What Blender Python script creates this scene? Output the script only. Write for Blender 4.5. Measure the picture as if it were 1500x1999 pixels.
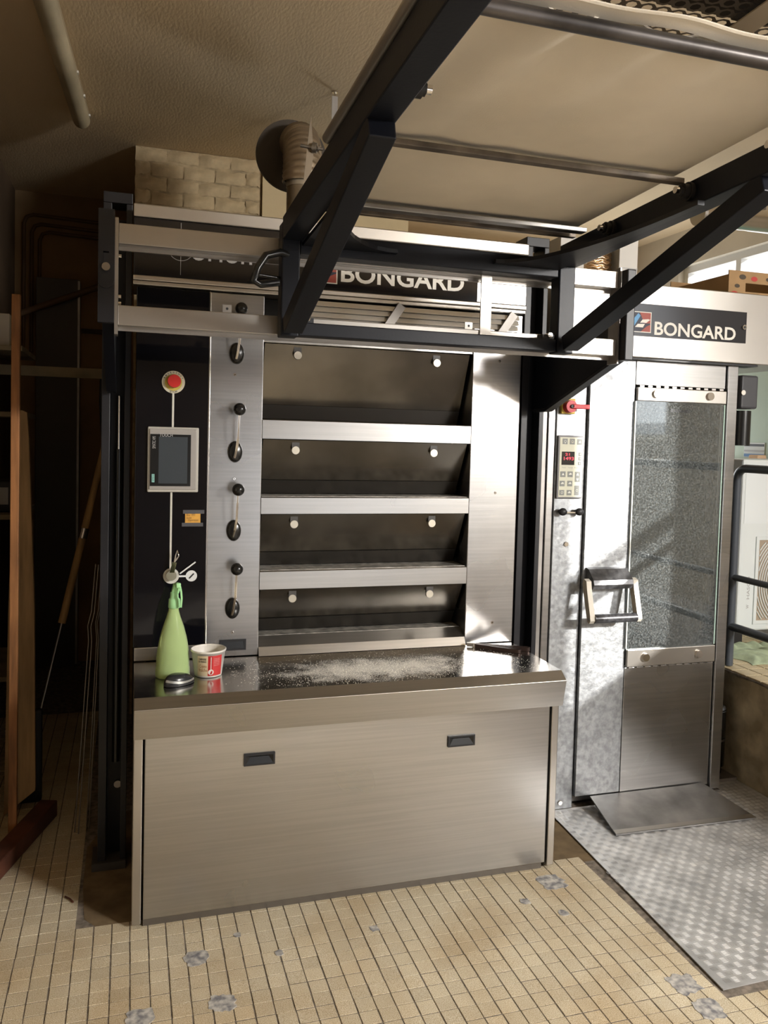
import bpy, bmesh, math, random
from mathutils import Vector, Matrix
random.seed(7)
for o in list(bpy.data.objects): bpy.data.objects.remove(o, do_unlink=True)
scene = bpy.context.scene
COL = scene.collection

# ------------------------------------------------------------------ camera
CAM = Vector((-.0577, -2.8164, 1.6713)); YAW, PITCH, ROLL = .3032, -.048, .0262
cf = Vector((math.sin(YAW)*math.cos(PITCH), math.cos(YAW)*math.cos(PITCH), math.sin(PITCH)))
cr = Vector((math.cos(YAW), -math.sin(YAW), 0)); cu = cr.cross(cf)
r2 = cr*math.cos(ROLL)+cu*math.sin(ROLL); u2 = cu*math.cos(ROLL)-cr*math.sin(ROLL)
camd = bpy.data.cameras.new('camera'); cam = bpy.data.objects.new('camera', camd); COL.objects.link(cam)
cam.matrix_world = Matrix(((r2.x,u2.x,-cf.x,CAM.x),(r2.y,u2.y,-cf.y,CAM.y),(r2.z,u2.z,-cf.z,CAM.z),(0,0,0,1)))
camd.sensor_width = 36; camd.lens = 1605.9*36/1999
camd.shift_x = (750-755.08)/1999; camd.shift_y = (930.73-999.5)/1999
camd.clip_start = .05
scene.camera = cam

# ------------------------------------------------------------------ world, sun, window light, added fill light, exposure
world = bpy.data.worlds.new('sky'); scene.world = world; world.use_nodes = True
bg = world.node_tree.nodes['Background']; bg.inputs[0].default_value = (.96, .97, 1.0, 1); bg.inputs[1].default_value = .8
SUN = Vector((.70, -1.0, .42)).normalized()
sd = bpy.data.lights.new('sun', 'SUN'); sd.energy = 3.8; sd.angle = .012; sd.color = (1, .97, .92)
sun = bpy.data.objects.new('sun', sd); COL.objects.link(sun); sun.rotation_euler = SUN.to_track_quat('Z', 'Y').to_euler()
def area(name, loc, target, sx, sy, power, color):
    d = bpy.data.lights.new(name, 'AREA'); d.shape = 'RECTANGLE'; d.size = sx; d.size_y = sy; d.energy = power; d.color = color
    o = bpy.data.objects.new(name, d); COL.objects.link(o); o.location = loc
    o.rotation_euler = (Vector(loc)-Vector(target)).to_track_quat('Z', 'Y').to_euler(); return o
area('daylight_side_window', (3.99, -2.44, 2.46), (2.0, -2.3, 1.7), .95, 1.3, 5, (.95, .97, 1))
area('added_back_fill', (3.4, 3.38, 1.65), (3.4, 0, 1.5),   .75, 1.2, 14, (.93, .97, 1))  # added fill lamp, hidden behind the rack oven, brightens the green wall
area('added_blind_fill', (3.93, -4.1, 2.62), (2.5, -2.9, 0), 1.2, .98, 255, (1, .97, .93))  # added fill lamp before the closed blind, brightens floor and canvas
scene.view_settings.view_transform = 'Standard'; scene.view_settings.look = 'None'
scene.view_settings.gamma = 1; scene.view_settings.use_curve_mapping = False
scene.view_settings.exposure = 1.1
scene.cycles.caustics_reflective = False; scene.cycles.caustics_refractive = False

# ------------------------------------------------------------------ materials
MATS = {}
def mat(name, color=(.5,.5,.5), rough=.5, metal=0, noise=None, var=.15, bump=0, bscale=60, stretch=(1,1,1), rvar=0, spec=.5, trans=0, emit=None, alpha=1, color2=None, ior=1.45, detail=4):
    if name in MATS: return MATS[name]
    m = bpy.data.materials.new(name); m.use_nodes = True; MATS[name] = m
    nt = m.node_tree; b = nt.nodes['Principled BSDF']; L = nt.links.new
    b.inputs['Base Color'].default_value = (*color, 1); b.inputs['Roughness'].default_value = rough; b.inputs['Metallic'].default_value = metal
    b.inputs['Specular IOR Level'].default_value = spec; b.inputs['Transmission Weight'].default_value = trans; b.inputs['IOR'].default_value = ior
    b.inputs['Alpha'].default_value = alpha
    if emit: b.inputs['Emission Color'].default_value = (*emit[:3], 1); b.inputs['Emission Strength'].default_value = emit[3]
    if noise or bump or rvar:
        tc = nt.nodes.new('ShaderNodeTexCoord'); mp = nt.nodes.new('ShaderNodeMapping'); L(tc.outputs['Object'], mp.inputs[0])
        mp.inputs['Scale'].default_value = stretch
    if noise:
        n = nt.nodes.new('ShaderNodeTexNoise'); n.inputs['Scale'].default_value = noise; n.inputs['Detail'].default_value = detail; L(mp.outputs[0], n.inputs[0])
        r = nt.nodes.new('ShaderNodeValToRGB'); L(n.outputs[0], r.inputs[0])
        c2 = color2 or tuple(min(1, c*(1+var)) for c in color)
        c1 = color if color2 else tuple(c*(1-var) for c in color)
        r.color_ramp.elements[0].position = .35; r.color_ramp.elements[1].position = .65
        r.color_ramp.elements[0].color = (*c1, 1); r.color_ramp.elements[1].color = (*c2, 1)
        L(r.outputs[0], b.inputs['Base Color'])
    if rvar:
        n = nt.nodes.new('ShaderNodeTexNoise'); n.inputs['Scale'].default_value = 3; n.inputs['Detail'].default_value = 2; L(tc.outputs['Object'], n.inputs[0])
        mr = nt.nodes.new('ShaderNodeMapRange'); L(n.outputs[0], mr.inputs[0])
        mr.inputs[1].default_value = .15; mr.inputs[2].default_value = .85; mr.inputs[3].default_value = max(0, rough-rvar); mr.inputs[4].default_value = rough+rvar
        L(mr.outputs[0], b.inputs['Roughness'])
    if bump:
        n = nt.nodes.new('ShaderNodeTexNoise'); n.inputs['Scale'].default_value = bscale; n.inputs['Detail'].default_value = 3; L(mp.outputs[0], n.inputs[0])
        bp = nt.nodes.new('ShaderNodeBump'); bp.inputs['Strength'].default_value = bump; bp.inputs['Distance'].default_value = .004
        L(n.outputs[0], bp.inputs['Height']); L(bp.outputs[0], b.inputs['Normal'])
    return m
STEEL  = mat('brushed_steel', (.44,.43,.415), .30, 1, noise=2.0, var=.05, bump=.03, bscale=5, stretch=(1.2,1.2,60), rvar=.05)
STEELV = mat('brushed_steel_upright', (.42,.415,.41), .28, 1, noise=2.0, var=.06, bump=.03, bscale=5, stretch=(1.2,1.2,50), rvar=.06)
STEELW = mat('satin_steel', (.47,.445,.41), .36, 1, noise=2, var=.05, rvar=.05)
STEELD = mat('dull_steel', (.34,.32,.30), .45, 1, noise=6, var=.2, rvar=.1)
STEELDOOR = mat('scuffed_steel', (.29,.30,.31), .48, 1, noise=45, color2=(.44,.455,.47), bump=.45, bscale=34, rvar=.12, detail=9)
CHROME = mat('chrome', (.75,.72,.68), .15, 1)
BLACKP = mat('black_paint', (.004,.005,.009), .42, 0, spec=.35, bump=.05, bscale=120)
SLATE  = mat('slate_paint', (.010,.010,.013), .42, 0, noise=5, var=.3)
GLASSB = mat('black_glass', (.004,.004,.006), .06, 0, spec=.6)
DOORG  = mat('oven_door_glass', (.13,.12,.105), .22, .92, noise=4, var=.25, rvar=.05)
PLAST  = mat('black_plastic', (.012,.012,.012), .22, 0)
PLASTM = mat('matt_black_plastic', (.015,.015,.017), .5, 0)
WHITE  = mat('white_print', (.72,.70,.64), .5)
GREYP  = mat('grey_print', (.42,.42,.42), .5)
RUBBER = mat('dark_rubber', (.02,.018,.017), .6)
WOODO  = mat('orange_wood', (.30,.13,.045), .6, noise=6, var=.35, stretch=(6,6,.6))
WOODT  = mat('tan_wood', (.34,.21,.09), .65, noise=5, var=.3, stretch=(5,5,.5))
WOODR  = mat('red_brown_wood', (.10,.035,.02), .6, noise=8, var=.4)
DARKW  = mat('dusty_shelf_wood', (.24,.20,.13), .7, noise=5, var=.3)

# ------------------------------------------------------------------ mesh builder
class MB:
    def __init__(s): s.v = []; s.f = []; s.sm = []; s.M = None
    def add(s, vs, fs, smooth=False):
        o = len(s.v)
        for p in vs:
            p = Vector(p)
            s.v.append(tuple(s.M @ p) if s.M else tuple(p))
        for f in fs: s.f.append(tuple(i+o for i in f)); s.sm.append(smooth)
        return s
    def box(s, x0, x1, y0, y1, z0, z1, ch=0):
        if x0>x1: x0,x1=x1,x0
        if y0>y1: y0,y1=y1,y0
        if z0>z1: z0,z1=z1,z0
        if ch <= 0:
            vs = [(x,y,z) for x in (x0,x1) for y in (y0,y1) for z in (z0,z1)]
            return s.add(vs, [(0,1,3,2),(4,6,7,5),(0,4,5,1),(2,3,7,6),(0,2,6,4),(1,5,7,3)])
        ch = min(ch, (x1-x0)*.45, (y1-y0)*.45, (z1-z0)*.45)
        bm = bmesh.new(); bmesh.ops.create_cube(bm, size=1)
        for v in bm.verts: v.co = Vector((x0 if v.co.x<0 else x1, y0 if v.co.y<0 else y1, z0 if v.co.z<0 else z1))
        bmesh.ops.bevel(bm, geom=list(bm.edges), offset=ch, segments=2, affect='EDGES', profile=.5)
        bm.verts.ensure_lookup_table()
        r = s.add([v.co.copy() for v in bm.verts], [[v.index for v in f.verts] for f in bm.faces]); bm.free(); return r
    def cyl(s, p0, p1, r0, r1=None, n=16, cap=True):
        p0 = Vector(p0); p1 = Vector(p1); r1 = r0 if r1 is None else r1
        d = (p1-p0).normalized(); a = d.orthogonal().normalized(); b = d.cross(a)
        vs = []
        for p, r in ((p0,r0),(p1,r1)):
            for i in range(n):
                t = 2*math.pi*i/n; vs.append(p+a*r*math.cos(t)+b*r*math.sin(t))
        s.add(vs, [(i,(i+1)%n,n+(i+1)%n,n+i) for i in range(n)], True)
        if cap: s.add(vs[:n], [tuple(range(n-1,-1,-1))]); s.add(vs[n:], [tuple(range(n))])
        return s
    def tube(s, path, r, n=10, closed=False, flat=None):
        P = [Vector(p) for p in path]; vs = []; m = len(P); up = None
        for i, p in enumerate(P):
            d = ((P[min(i+1,m-1)]-P[max(i-1,0)]) if not closed else (P[(i+1)%m]-P[i-1])).normalized()
            if up is None: up = d.orthogonal().normalized() if flat is None else Vector(flat)
            a = (up-d*up.dot(d)).normalized(); up = a if flat is None else up; b = d.cross(a)
            if flat is None:
                for k in range(n):
                    t = 2*math.pi*k/n; vs.append(p+a*r*math.cos(t)+b*r*math.sin(t))
            else:
                for sa, sb in ((1,1),(1,-1),(-1,-1),(-1,1)): vs.append(p+a*r[0]*sa+b*r[1]*sb)
        if flat is not None: n = 4
        fs = [(i*n+k, i*n+(k+1)%n, ((i+1)%m)*n+(k+1)%n, ((i+1)%m)*n+k) for i in range(m if closed else m-1) for k in range(n)]
        s.add(vs, fs, flat is None)
        if not closed: s.add(vs[:n], [tuple(range(n-1,-1,-1))]); s.add(vs[-n:], [tuple(range(n))])
        return s
    def lathe(s, prof, c, n=32, ex=1, ey=1, ang=(0, 2*math.pi), cap=False):
        full = abs(ang[1]-ang[0]-2*math.pi) < 1e-6; k = n if full else n+1; vs = []
        for r, z in prof:
            for i in range(k):
                t = ang[0]+(ang[1]-ang[0])*i/n; vs.append((c[0]+r*ex*math.cos(t), c[1]+r*ey*math.sin(t), c[2]+z))
        fs = [(j*k+i, j*k+(i+1)%k, (j+1)*k+(i+1)%k, (j+1)*k+i) for j in range(len(prof)-1) for i in range(n)]
        s.add(vs, fs, True)
        if cap: s.add(vs[:k], [tuple(range(k-1,-1,-1))]); s.add(vs[-k:], [tuple(range(k))])
        return s
    def sphere(s, c, r, n=16, sc=(1,1,1)):
        bm = bmesh.new(); bmesh.ops.create_uvsphere(bm, u_segments=n, v_segments=max(6,n//2), radius=r)
        s.add([(c[0]+v.co.x*sc[0], c[1]+v.co.y*sc[1], c[2]+v.co.z*sc[2]) for v in bm.verts], [[v.index for v in f.verts] for f in bm.faces], True); bm.free(); return s
    def prism(s, poly, ax, d0, d1):
        n = len(poly)
        def mk(p, d): return {'x':(d,p[0],p[1]), 'y':(p[0],d,p[1]), 'z':(p[0],p[1],d)}[ax]
        vs = [mk(p,d0) for p in poly]+[mk(p,d1) for p in poly]
        return s.add(vs, [tuple(range(n-1,-1,-1)), tuple(range(n,2*n))]+[(i,(i+1)%n,n+(i+1)%n,n+i) for i in range(n)])
    def bar(s, p0, p1, w, h, up=(0,0,1), ch=0):
        p0 = Vector(p0); p1 = Vector(p1); d = (p1-p0); l = d.length; d.normalize(); u = Vector(up); u = (u-d*u.dot(d)).normalized(); c = d.cross(u)
        M0 = s.M; M = Matrix(((d.x,c.x,u.x,p0.x),(d.y,c.y,u.y,p0.y),(d.z,c.z,u.z,p0.z),(0,0,0,1)))
        s.M = M0 @ M if M0 else M; s.box(0,l,-w/2,w/2,-h/2,h/2,ch); s.M = M0; return s
    def grid(s, fn, nu, nv, thick=None):
        vs = [Vector(fn(i/nu, j/nv)) for j in range(nv+1) for i in range(nu+1)]; w = nu+1
        fs = [(j*w+i, j*w+i+1, (j+1)*w+i+1, (j+1)*w+i) for j in range(nv) for i in range(nu)]
        s.add(vs, fs, True)
        if thick is not None:
            t = Vector(thick); s.add([p+t for p in vs], [tuple(reversed(f)) for f in fs], True)
            rim = [i for i in range(w)]+[j*w+nu for j in range(1,nv+1)]+[nv*w+i for i in range(nu-1,-1,-1)]+[j*w for j in range(nv-1,0,-1)]
            e = [vs[i] for i in rim]; k = len(e)
            s.add(e+[p+t for p in e], [(i,(i+1)%k,k+(i+1)%k,k+i) for i in range(k)])
        return s
    def mesh(s, name, m, off=(0,0,0)):
        me = bpy.data.meshes.new(name); o = Vector(off)
        me.from_pydata([tuple(Vector(p)-o) for p in s.v], [], s.f)
        me.polygons.foreach_set('use_smooth', s.sm); 
        bm = bmesh.new(); bm.from_mesh(me); bmesh.ops.recalc_face_normals(bm, faces=bm.faces); bm.to_mesh(me); bm.free()
        if m: me.materials.append(m)
        return me
WL = {}
def tag(o, label=None, cat=None, group=None, kind=None):
    if label: o['label'] = label
    if cat: o['category'] = cat
    if group: o['group'] = group
    if kind: o['kind'] = kind
    return o
def thing(name, label, cat, loc, group=None):
    o = bpy.data.objects.new(name, None); COL.objects.link(o); o.location = loc; o.empty_display_size = .05
    WL[o.name] = Vector(loc); return tag(o, label, cat, group)
def obj(name, mb, m, parent=None, base=None, label=None, cat=None, group=None, kind=None):
    off = WL[parent.name] if parent is not None else Vector(base if base is not None else (0,0,0))
    o = bpy.data.objects.new(name, mb.mesh(name, m, off)); COL.objects.link(o)
    if parent is not None: o.parent = parent
    else: o.location = off
    WL[o.name] = off
    return tag(o, label, cat, group, kind)
def B(*a, **k): return MB().box(*a, **k)
def inst(src, name, parent, dloc=(0,0,0)):           # copy of a part sharing its mesh
    o = src.copy(); COL.objects.link(o); o.name = name; o.parent = parent; o.location = Vector(src.location)+Vector(dloc); WL[o.name] = WL[src.name]+Vector(dloc); return o
def text_mesh(body, bold=0, extrude=0, shear=0):
    c = bpy.data.curves.new('t', 'FONT'); c.body = body; c.size = 1; c.offset = bold; c.extrude = extrude; c.shear = shear; c.resolution_u = 4
    o = bpy.data.objects.new('t', c); COL.objects.link(o); dg = bpy.context.evaluated_depsgraph_get(); dg.update()
    me = bpy.data.meshes.new_from_object(o.evaluated_get(dg)); vs = [v.co.copy() for v in me.vertices]; fs = [list(p.vertices) for p in me.polygons]
    bpy.data.objects.remove(o); bpy.data.curves.remove(c); bpy.data.meshes.remove(me); return vs, fs
def text(mb, body, x0, x1, z0, z1, y, bold=0, fn=None, rot=False):
    """flat lettering facing -y, fitted into a rectangle; fn(x,z) may map it onto another surface"""
    vs, fs = text_mesh(body, bold)
    ax = min(v.x for v in vs); bx = max(v.x for v in vs); ay = min(v.y for v in vs); by = max(v.y for v in vs)
    out = []
    for v in vs:
        s = (v.x-ax)/(bx-ax); t = (v.y-ay)/max(1e-6,(by-ay))
        if rot: s, t = 1-t, s
        x = x0+s*(x1-x0); z = z0+t*(z1-z0)
        out.append(fn(x,z) if fn else (x,y,z))
    return mb.add(out, fs)

# ================================================================== SETTING
ZC = 3.3; YB = 3.43; XR = 3.95; XL = -.83; YF = -5.2
def struct(name, mb, m, parent=None): return obj(name, mb, m, parent, kind=None if parent else 'structure')
PLASTER = mat('ochre_plaster', (.72,.57,.37), .8, noise=1.2, var=.12, bump=.35, bscale=90, stretch=(1,.35,1))
CREAM = mat('cream_plaster', (.64,.58,.47), .8, noise=2, var=.08, bump=.15, bscale=50)
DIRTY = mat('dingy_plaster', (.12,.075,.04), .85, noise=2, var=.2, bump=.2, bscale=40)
PALEG = mat('pale_green_paint', (.52,.64,.52), .6, noise=2, var=.05)
GROUT = mat('grout', (.20,.17,.14), .9, noise=40, var=.4)
fl = struct('floor', B(-2.4, XR+.1, YF, YB+.1, -.08, -.0017), GROUT)
struct('ceiling', B(-2.4, XR+.1, YF-.1, YB+.1, ZC, ZC+.1), PLASTER)
wbk = MB(); wbk.box(-2.4,3.0,YB,YB+.1,0,ZC); wbk.box(3.0,3.8,YB,YB+.1,0,1.0); wbk.box(3.0,3.8,YB,YB+.1,2.3,ZC); wbk.box(3.8,XR+.1,YB,YB+.1,0,ZC)  # opening at the right is added, out of view, for the back fill
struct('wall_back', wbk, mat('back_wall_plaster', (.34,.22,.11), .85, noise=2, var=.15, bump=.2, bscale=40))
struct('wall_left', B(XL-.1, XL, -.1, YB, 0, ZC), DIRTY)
w = MB(); w.box(-2.4,-2.3,YF,-.1,0,ZC); w.box(-2.4,XL-.1,-.1,0,0,ZC); struct('wall_left_front', w, CREAM)
# right wall with window openings: one behind the rack oven, one (the sun's) towards the camera, one added for fill light
WA = (1.45, 2.62, 2.35, 3.03); WBn = (-2.80, -1.90, 1.70, 3.22); WCn = (-4.75, -3.45, 2.10, 3.15)
w = MB(); X0, X1 = XR, XR+.12
w.box(X0,X1,YF,WCn[0],0,ZC); w.box(X0,X1,WCn[0],WCn[1],0,WCn[2]); w.box(X0,X1,WCn[0],WCn[1],WCn[3],ZC); w.box(X0,X1,WCn[1],WBn[0],0,ZC); w.box(X0,X1,WBn[0],WBn[1],0,WBn[2]); w.box(X0,X1,WBn[0],WBn[1],WBn[3],ZC)
w.box(X0,X1,WBn[1],WA[0],0,ZC); w.box(X0,X1,WA[0],WA[1],0,WA[2]); w.box(X0,X1,WA[0],WA[1],WA[3],ZC); w.box(X0,X1,WA[1],YB,0,ZC)
wr = struct('wall_right', w, CREAM)
FRAME = mat('white_window_frame', (.75,.74,.70), .5)
def window(name, W, bars):
    f = MB(); x = XR+.05; t = .05
    f.box(x,x+.06,W[0],W[1],W[2],W[2]+t); f.box(x,x+.06,W[0],W[1],W[3]-t,W[3]); f.box(x,x+.06,W[0],W[0]+t,W[2]+t,W[3]-t); f.box(x,x+.06,W[1]-t,W[1],W[2]+t,W[3]-t)
    for b in bars: f.box(x,x+.06,*b)
    return struct(name, f, FRAME)
window('window_1', WA, [(2.0,2.05,WA[2]+.05,WA[3]-.05)])
window('window_2', WBn, [(WBn[0]+.05,WBn[1]-.05,2.32,2.37)])
window('added_window', WCn, [(-4.13,-4.07,WCn[2]+.05,WCn[3]-.05)])  # unseen window added for general fill light
struct('added_blind', B(XR+.03,XR+.045,WCn[0]-.02,WCn[1]+.02,WCn[2]-.02,WCn[3]+.02), mat('added_blind_white', (.8,.78,.74), .9))  # opaque panel closing the added window, keeps the sun out
# front wall behind the camera, low opening added for sun bounce off the floor
wf = MB(); wf.box(-2.4,.9,YF-.1,YF,0,ZC); wf.box(3.6,XR+.1,YF-.1,YF,0,ZC); wf.box(.9,3.6,YF-.1,YF,1.62,ZC); wf.box(.9,3.6,YF-.1,YF,0,.15)
struct('wall_front', wf, mat('front_wall_brown', (.17,.14,.11), .8, noise=1.5, var=.15))
# pale green painted band on the right wall above the platform
struct('trim_1', B(XR-.012, XR-.001, .9, 2.4, .53, 2.34), PALEG)
# raised platform
CONC = mat('rough_concrete', (.36,.30,.20), .9, noise=9, color2=(.66,.57,.41), bump=.9, bscale=18, detail=8)
def lowface(u, v):
    y = -5.1+u*8.4; z = v*.515
    return (2.87+.012*math.sin(y*21+z*9)*math.sin(z*14)+random.uniform(-.006,.006), y, z)
w = MB(); w.grid(lowface, 170, 12); w.box(2.90, XR-.002, -5.15, YB-.002, 0, .50)
struct('wall_platform', w, CONC)
PT = mat('platform_tile', (.55,.45,.28), .45, noise=160, var=.18)
pf = struct('floor_platform', B(2.885, XR-.002, -5.15, YB-.004, .50, .522), GROUT)
def tile_proto(s, h, m, name):
    b = MB().box(-s/2, s/2, -s/2, s/2, -h, 0); b.v = [(x*(.965 if z > -h/2 else 1), y*(.965 if z > -h/2 else 1), z) for x,y,z in b.v]
    return b.mesh(name, m)
pt = tile_proto(.096, .006, PT, 'tile')
for i in range(8):
    for j in range(13):
        x = 2.938+i*.1; y = .36+j*.1
        if x > XR-.05: continue
        o = bpy.data.objects.new('tile', pt); COL.objects.link(o); o.parent = pf; o.location = (x, y, .530)

# --------------------------------------------------------------- floor tiles
def tile_material():
    m = bpy.data.materials.new('speckled_stoneware'); m.use_nodes = True; nt = m.node_tree; b = nt.nodes['Principled BSDF']; L = nt.links.new
    tc = nt.nodes.new('ShaderNodeTexCoord'); g = nt.nodes.new('ShaderNodeNewGeometry')
    n1 = nt.nodes.new('ShaderNodeTexNoise'); n1.inputs['Scale'].default_value = 420; n1.inputs['Detail'].default_value = 3; L(g.outputs['Position'], n1.inputs[0])
    r1 = nt.nodes.new('ShaderNodeValToRGB'); L(n1.outputs[0], r1.inputs[0]); e = r1.color_ramp.elements
    e[0].position = .36; e[0].color = (.42,.33,.19,1); e[1].position = .66; e[1].color = (.84,.80,.70,1)
    x = r1.color_ramp.elements.new(.46); x.color = (.63,.54,.37,1); x = r1.color_ramp.elements.new(.55); x.color = (.72,.64,.48,1)
    n2 = nt.nodes.new('ShaderNodeTexNoise'); n2.inputs['Scale'].default_value = 3.2; n2.inputs['Detail'].default_value = 5; L(g.outputs['Position'], n2.inputs[0])
    r2_ = nt.nodes.new('ShaderNodeValToRGB'); L(n2.outputs[0], r2_.inputs[0]); r2_.color_ramp.elements[0].position = .3; r2_.color_ramp.elements[0].color = (.80,.72,.62,1)
    r2_.color_ramp.elements[1].position = .6; r2_.color_ramp.elements[1].color = (1,1,1,1)
    oi = nt.nodes.new('ShaderNodeObjectInfo'); mr = nt.nodes.new('ShaderNodeMapRange'); L(oi.outputs['Random'], mr.inputs[0]); mr.inputs[3].default_value = .9; mr.inputs[4].default_value = 1.06
    mx = nt.nodes.new('ShaderNodeMix'); mx.data_type = 'RGBA'; mx.blend_type = 'MULTIPLY'; mx.inputs[0].default_value = 1; L(r1.outputs[0], mx.inputs[6]); L(r2_.outputs[0], mx.inputs[7])
    mx2 = nt.nodes.new('ShaderNodeMix'); mx2.data_type = 'RGBA'; mx2.blend_type = 'MULTIPLY'; mx2.inputs[0].default_value = 1; L(mx.outputs[2], mx2.inputs[6]); L(mr.outputs[0], mx2.inputs[7])
    L(mx2.outputs[2], b.inputs['Base Color']); b.inputs['Roughness'].default_value = .5
    return m
TILE = tile_material()
T = .0577; TX0 = -.041; TY0 = -.4818
tm = tile_proto(T-.0026, .006, TILE, 'tile')
PATCH = [(.163,-.227,.034),(.20,-.459,.036),(-.015,-.475,.034),(1.623,-.723,.045),(1.615,-.842,.04),(1.511,-.097,.05)]
cand = []
for i in range(-14, 34):
    for j in range(-40, 50):
        x = TX0+(i+.5)*T; y = TY0+(j+.5)*T
        if i in (3,9) and j % 2: y += T*.0
        if x < XL+.03 or y < -2.2 or y > 2.3: continue
        if x > 1.70-.03 and y > -.80: continue
        if x > 1.48 and y > .01: continue
        if -.21 < x < 1.55 and y > .03: continue
        if -.02 < x < 1.52 and y > 0.03: continue
        if any(math.floor((x-TX0)/T) == math.floor((p[0]-TX0)/T) and math.floor((y-TY0)/T) == math.floor((p[1]-TY0)/T) for p in PATCH): continue
        d = Vector((x,y,0))-CAM; k = d.dot(cf); px = 755+1606*d.dot(r2)/k; py = 931-1606*d.dot(u2)/k
        vis = -20 < px < 1520 and 1200 < py < 2020
        cand.append((0 if vis else 1, k, x, y))
cand.sort()
rest = MB()
for n, (v, k, x, y) in enumerate(cand):
    jx = random.uniform(-.0008,.0008); jy = random.uniform(-.0008,.0008); jz = random.uniform(-.0006,.0006)
    if n < 300:
        o = bpy.data.objects.new('tile', tm); COL.objects.link(o); o.parent = fl; o.location = (x+jx, y+jy, jz)
    else:
        s = T/2-.0013; t = s*.965; z = jz
        rest.add([(x-s,y-s,-.006),(x+s,y-s,-.006),(x+s,y+s,-.006),(x-s,y+s,-.006),(x-t,y-t,z),(x+t,y-t,z),(x+t,y+t,z),(x-t,y+t,z)],
                 [(4,5,6,7),(0,1,5,4),(1,2,6,5),(2,3,7,6),(3,0,4,7)])
obj('tile_field', rest, TILE, fl, kind='stuff')
MORTAR = mat('grey_mortar', (.20,.20,.215), .8, noise=45, color2=(.62,.60,.56), bump=.4, bscale=60)
def blob(cx, cy, r, n=15, jag=.28):
    out = []
    for i in range(n):
        a = 2*math.pi*(i+random.uniform(-.25,.25))/n; k = 1/max(abs(math.cos(a)),abs(math.sin(a)))**.6*(1+random.uniform(-jag,jag)*.6); out.append((cx+r*k*math.cos(a), cy+r*k*math.sin(a)))
    return out
for cx, cy, r in PATCH:
    cx = TX0+(math.floor((cx-TX0)/T)+.5)*T; cy = TY0+(math.floor((cy-TY0)/T)+.5)*T
    obj('mortar_patch', MB().prism(blob(cx,cy,max(r,.037),22), 'z', -.006, .0012), MORTAR, fl)
for cx, cy, r in [(.419,-.263,.014),(.752,-.217,.016),(1.33,-.20,.018),(.30,-.135,.012),(1.43,-.30,.018)]:
    obj('mortar_patch', MB().prism(blob(cx,cy,r,9), 'z', -.003, .0014), MORTAR, fl)
SCREED = mat('bare_screed', (.17,.12,.065), .9, noise=10, var=.3, bump=.4, bscale=40)
obj('screed_patch', MB().prism([(-.205,.60),(-.205,.3),(-.19,.09),(-.15,.035),(-.02,.03),(1.5,.03),(1.5,.0),(1.85,.0),(1.85,.45),(1.5,.9),(-.1,.9)], 'z', -.006, -.001), SCREED, fl)

# --------------------------------------------------------------- chequer plate
cp = thing('checker_plate', 'aluminium five-bar tread plate covering the floor before the rack oven', 'floor plate', (2.2,-.2,0))
ALU = mat('worn_aluminium', (.58,.58,.58), .55, .7, noise=7, var=.2, rvar=.1)
poly = [(1.700,-.80),(2.862,-.775),(2.862,.75),(2.70,.75),(2.70,.43),(1.765,.43)]
obj('plate_sheet', MB().prism(poly, 'z', .0015, .005), ALU, cp)
tr = MB(); c = .030; cs, sn = math.cos(.012), math.sin(.012)
for i in range(0, 38):
    for j in range(0, 51):
        x = 1.725+(i+.5)*c; y = -.785+(j+.5)*c
        if x > 2.85 or y > .72 or (x < 2.71 and y > .42) or x < 1.705+.05*(y+.8): continue
        hor = (i+j) % 2
        for k in range(5):
            o = (k-2)*.0053; hl = .0118; hw = .0017
            a = [(-hl,0,0),(-hl*.6,-hw,0),(hl*.6,-hw,0),(hl,0,0),(hl*.6,hw,0),(-hl*.6,hw,0),(-hl*.6,0,.0011),(hl*.6,0,.0011)]
            vs = [((x+p[0], y+o+p[1]) if hor else (x+o+p[1], y+p[0]))+(.0048+p[2],) for p in a]
            tr.add(vs, [(0,1,6),(1,2,7,6),(2,3,7),(3,4,7),(4,5,6,7),(5,0,6)])
obj('treads', tr, ALU, cp, kind='stuff')
rp = MB(); rp.add([(1.928,.139,.006),(2.638,.12,.006),(2.572,.400,.052),(1.962,.405,.052),(1.928,.139,.011),(2.638,.12,.011),(2.572,.400,.058),(1.962,.405,.058)],
                  [(0,1,2,3),(4,5,6,7),(0,1,5,4),(1,2,6,5),(2,3,7,6),(3,0,4,7)])
rp.v = [(a,b,c_+.004) for a,b,c_ in rp.v]
ramp = thing('loading_ramp', 'plain grey steel ramp plate leading up to the rack oven door', 'ramp', (2.27,.26,.006))
obj('ramp_plate', rp, mat('ramp_steel', (.34,.33,.32), .42, 1, noise=5, var=.3, rvar=.1), ramp)
rl = MB(); rl.add([(1.928,.139,.0115),(2.638,.12,.0115),(2.632,.146,.0161),(1.931,.165,.0161)], [(0,1,2,3)]); rl.v = [(a,b,c_+.0012) for a,b,c_ in rl.v]; rl.v = [(a,b,c_+.004) for a,b,c_ in rl.v]
obj('ramp_lip', rl, STEELW, ramp)
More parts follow.
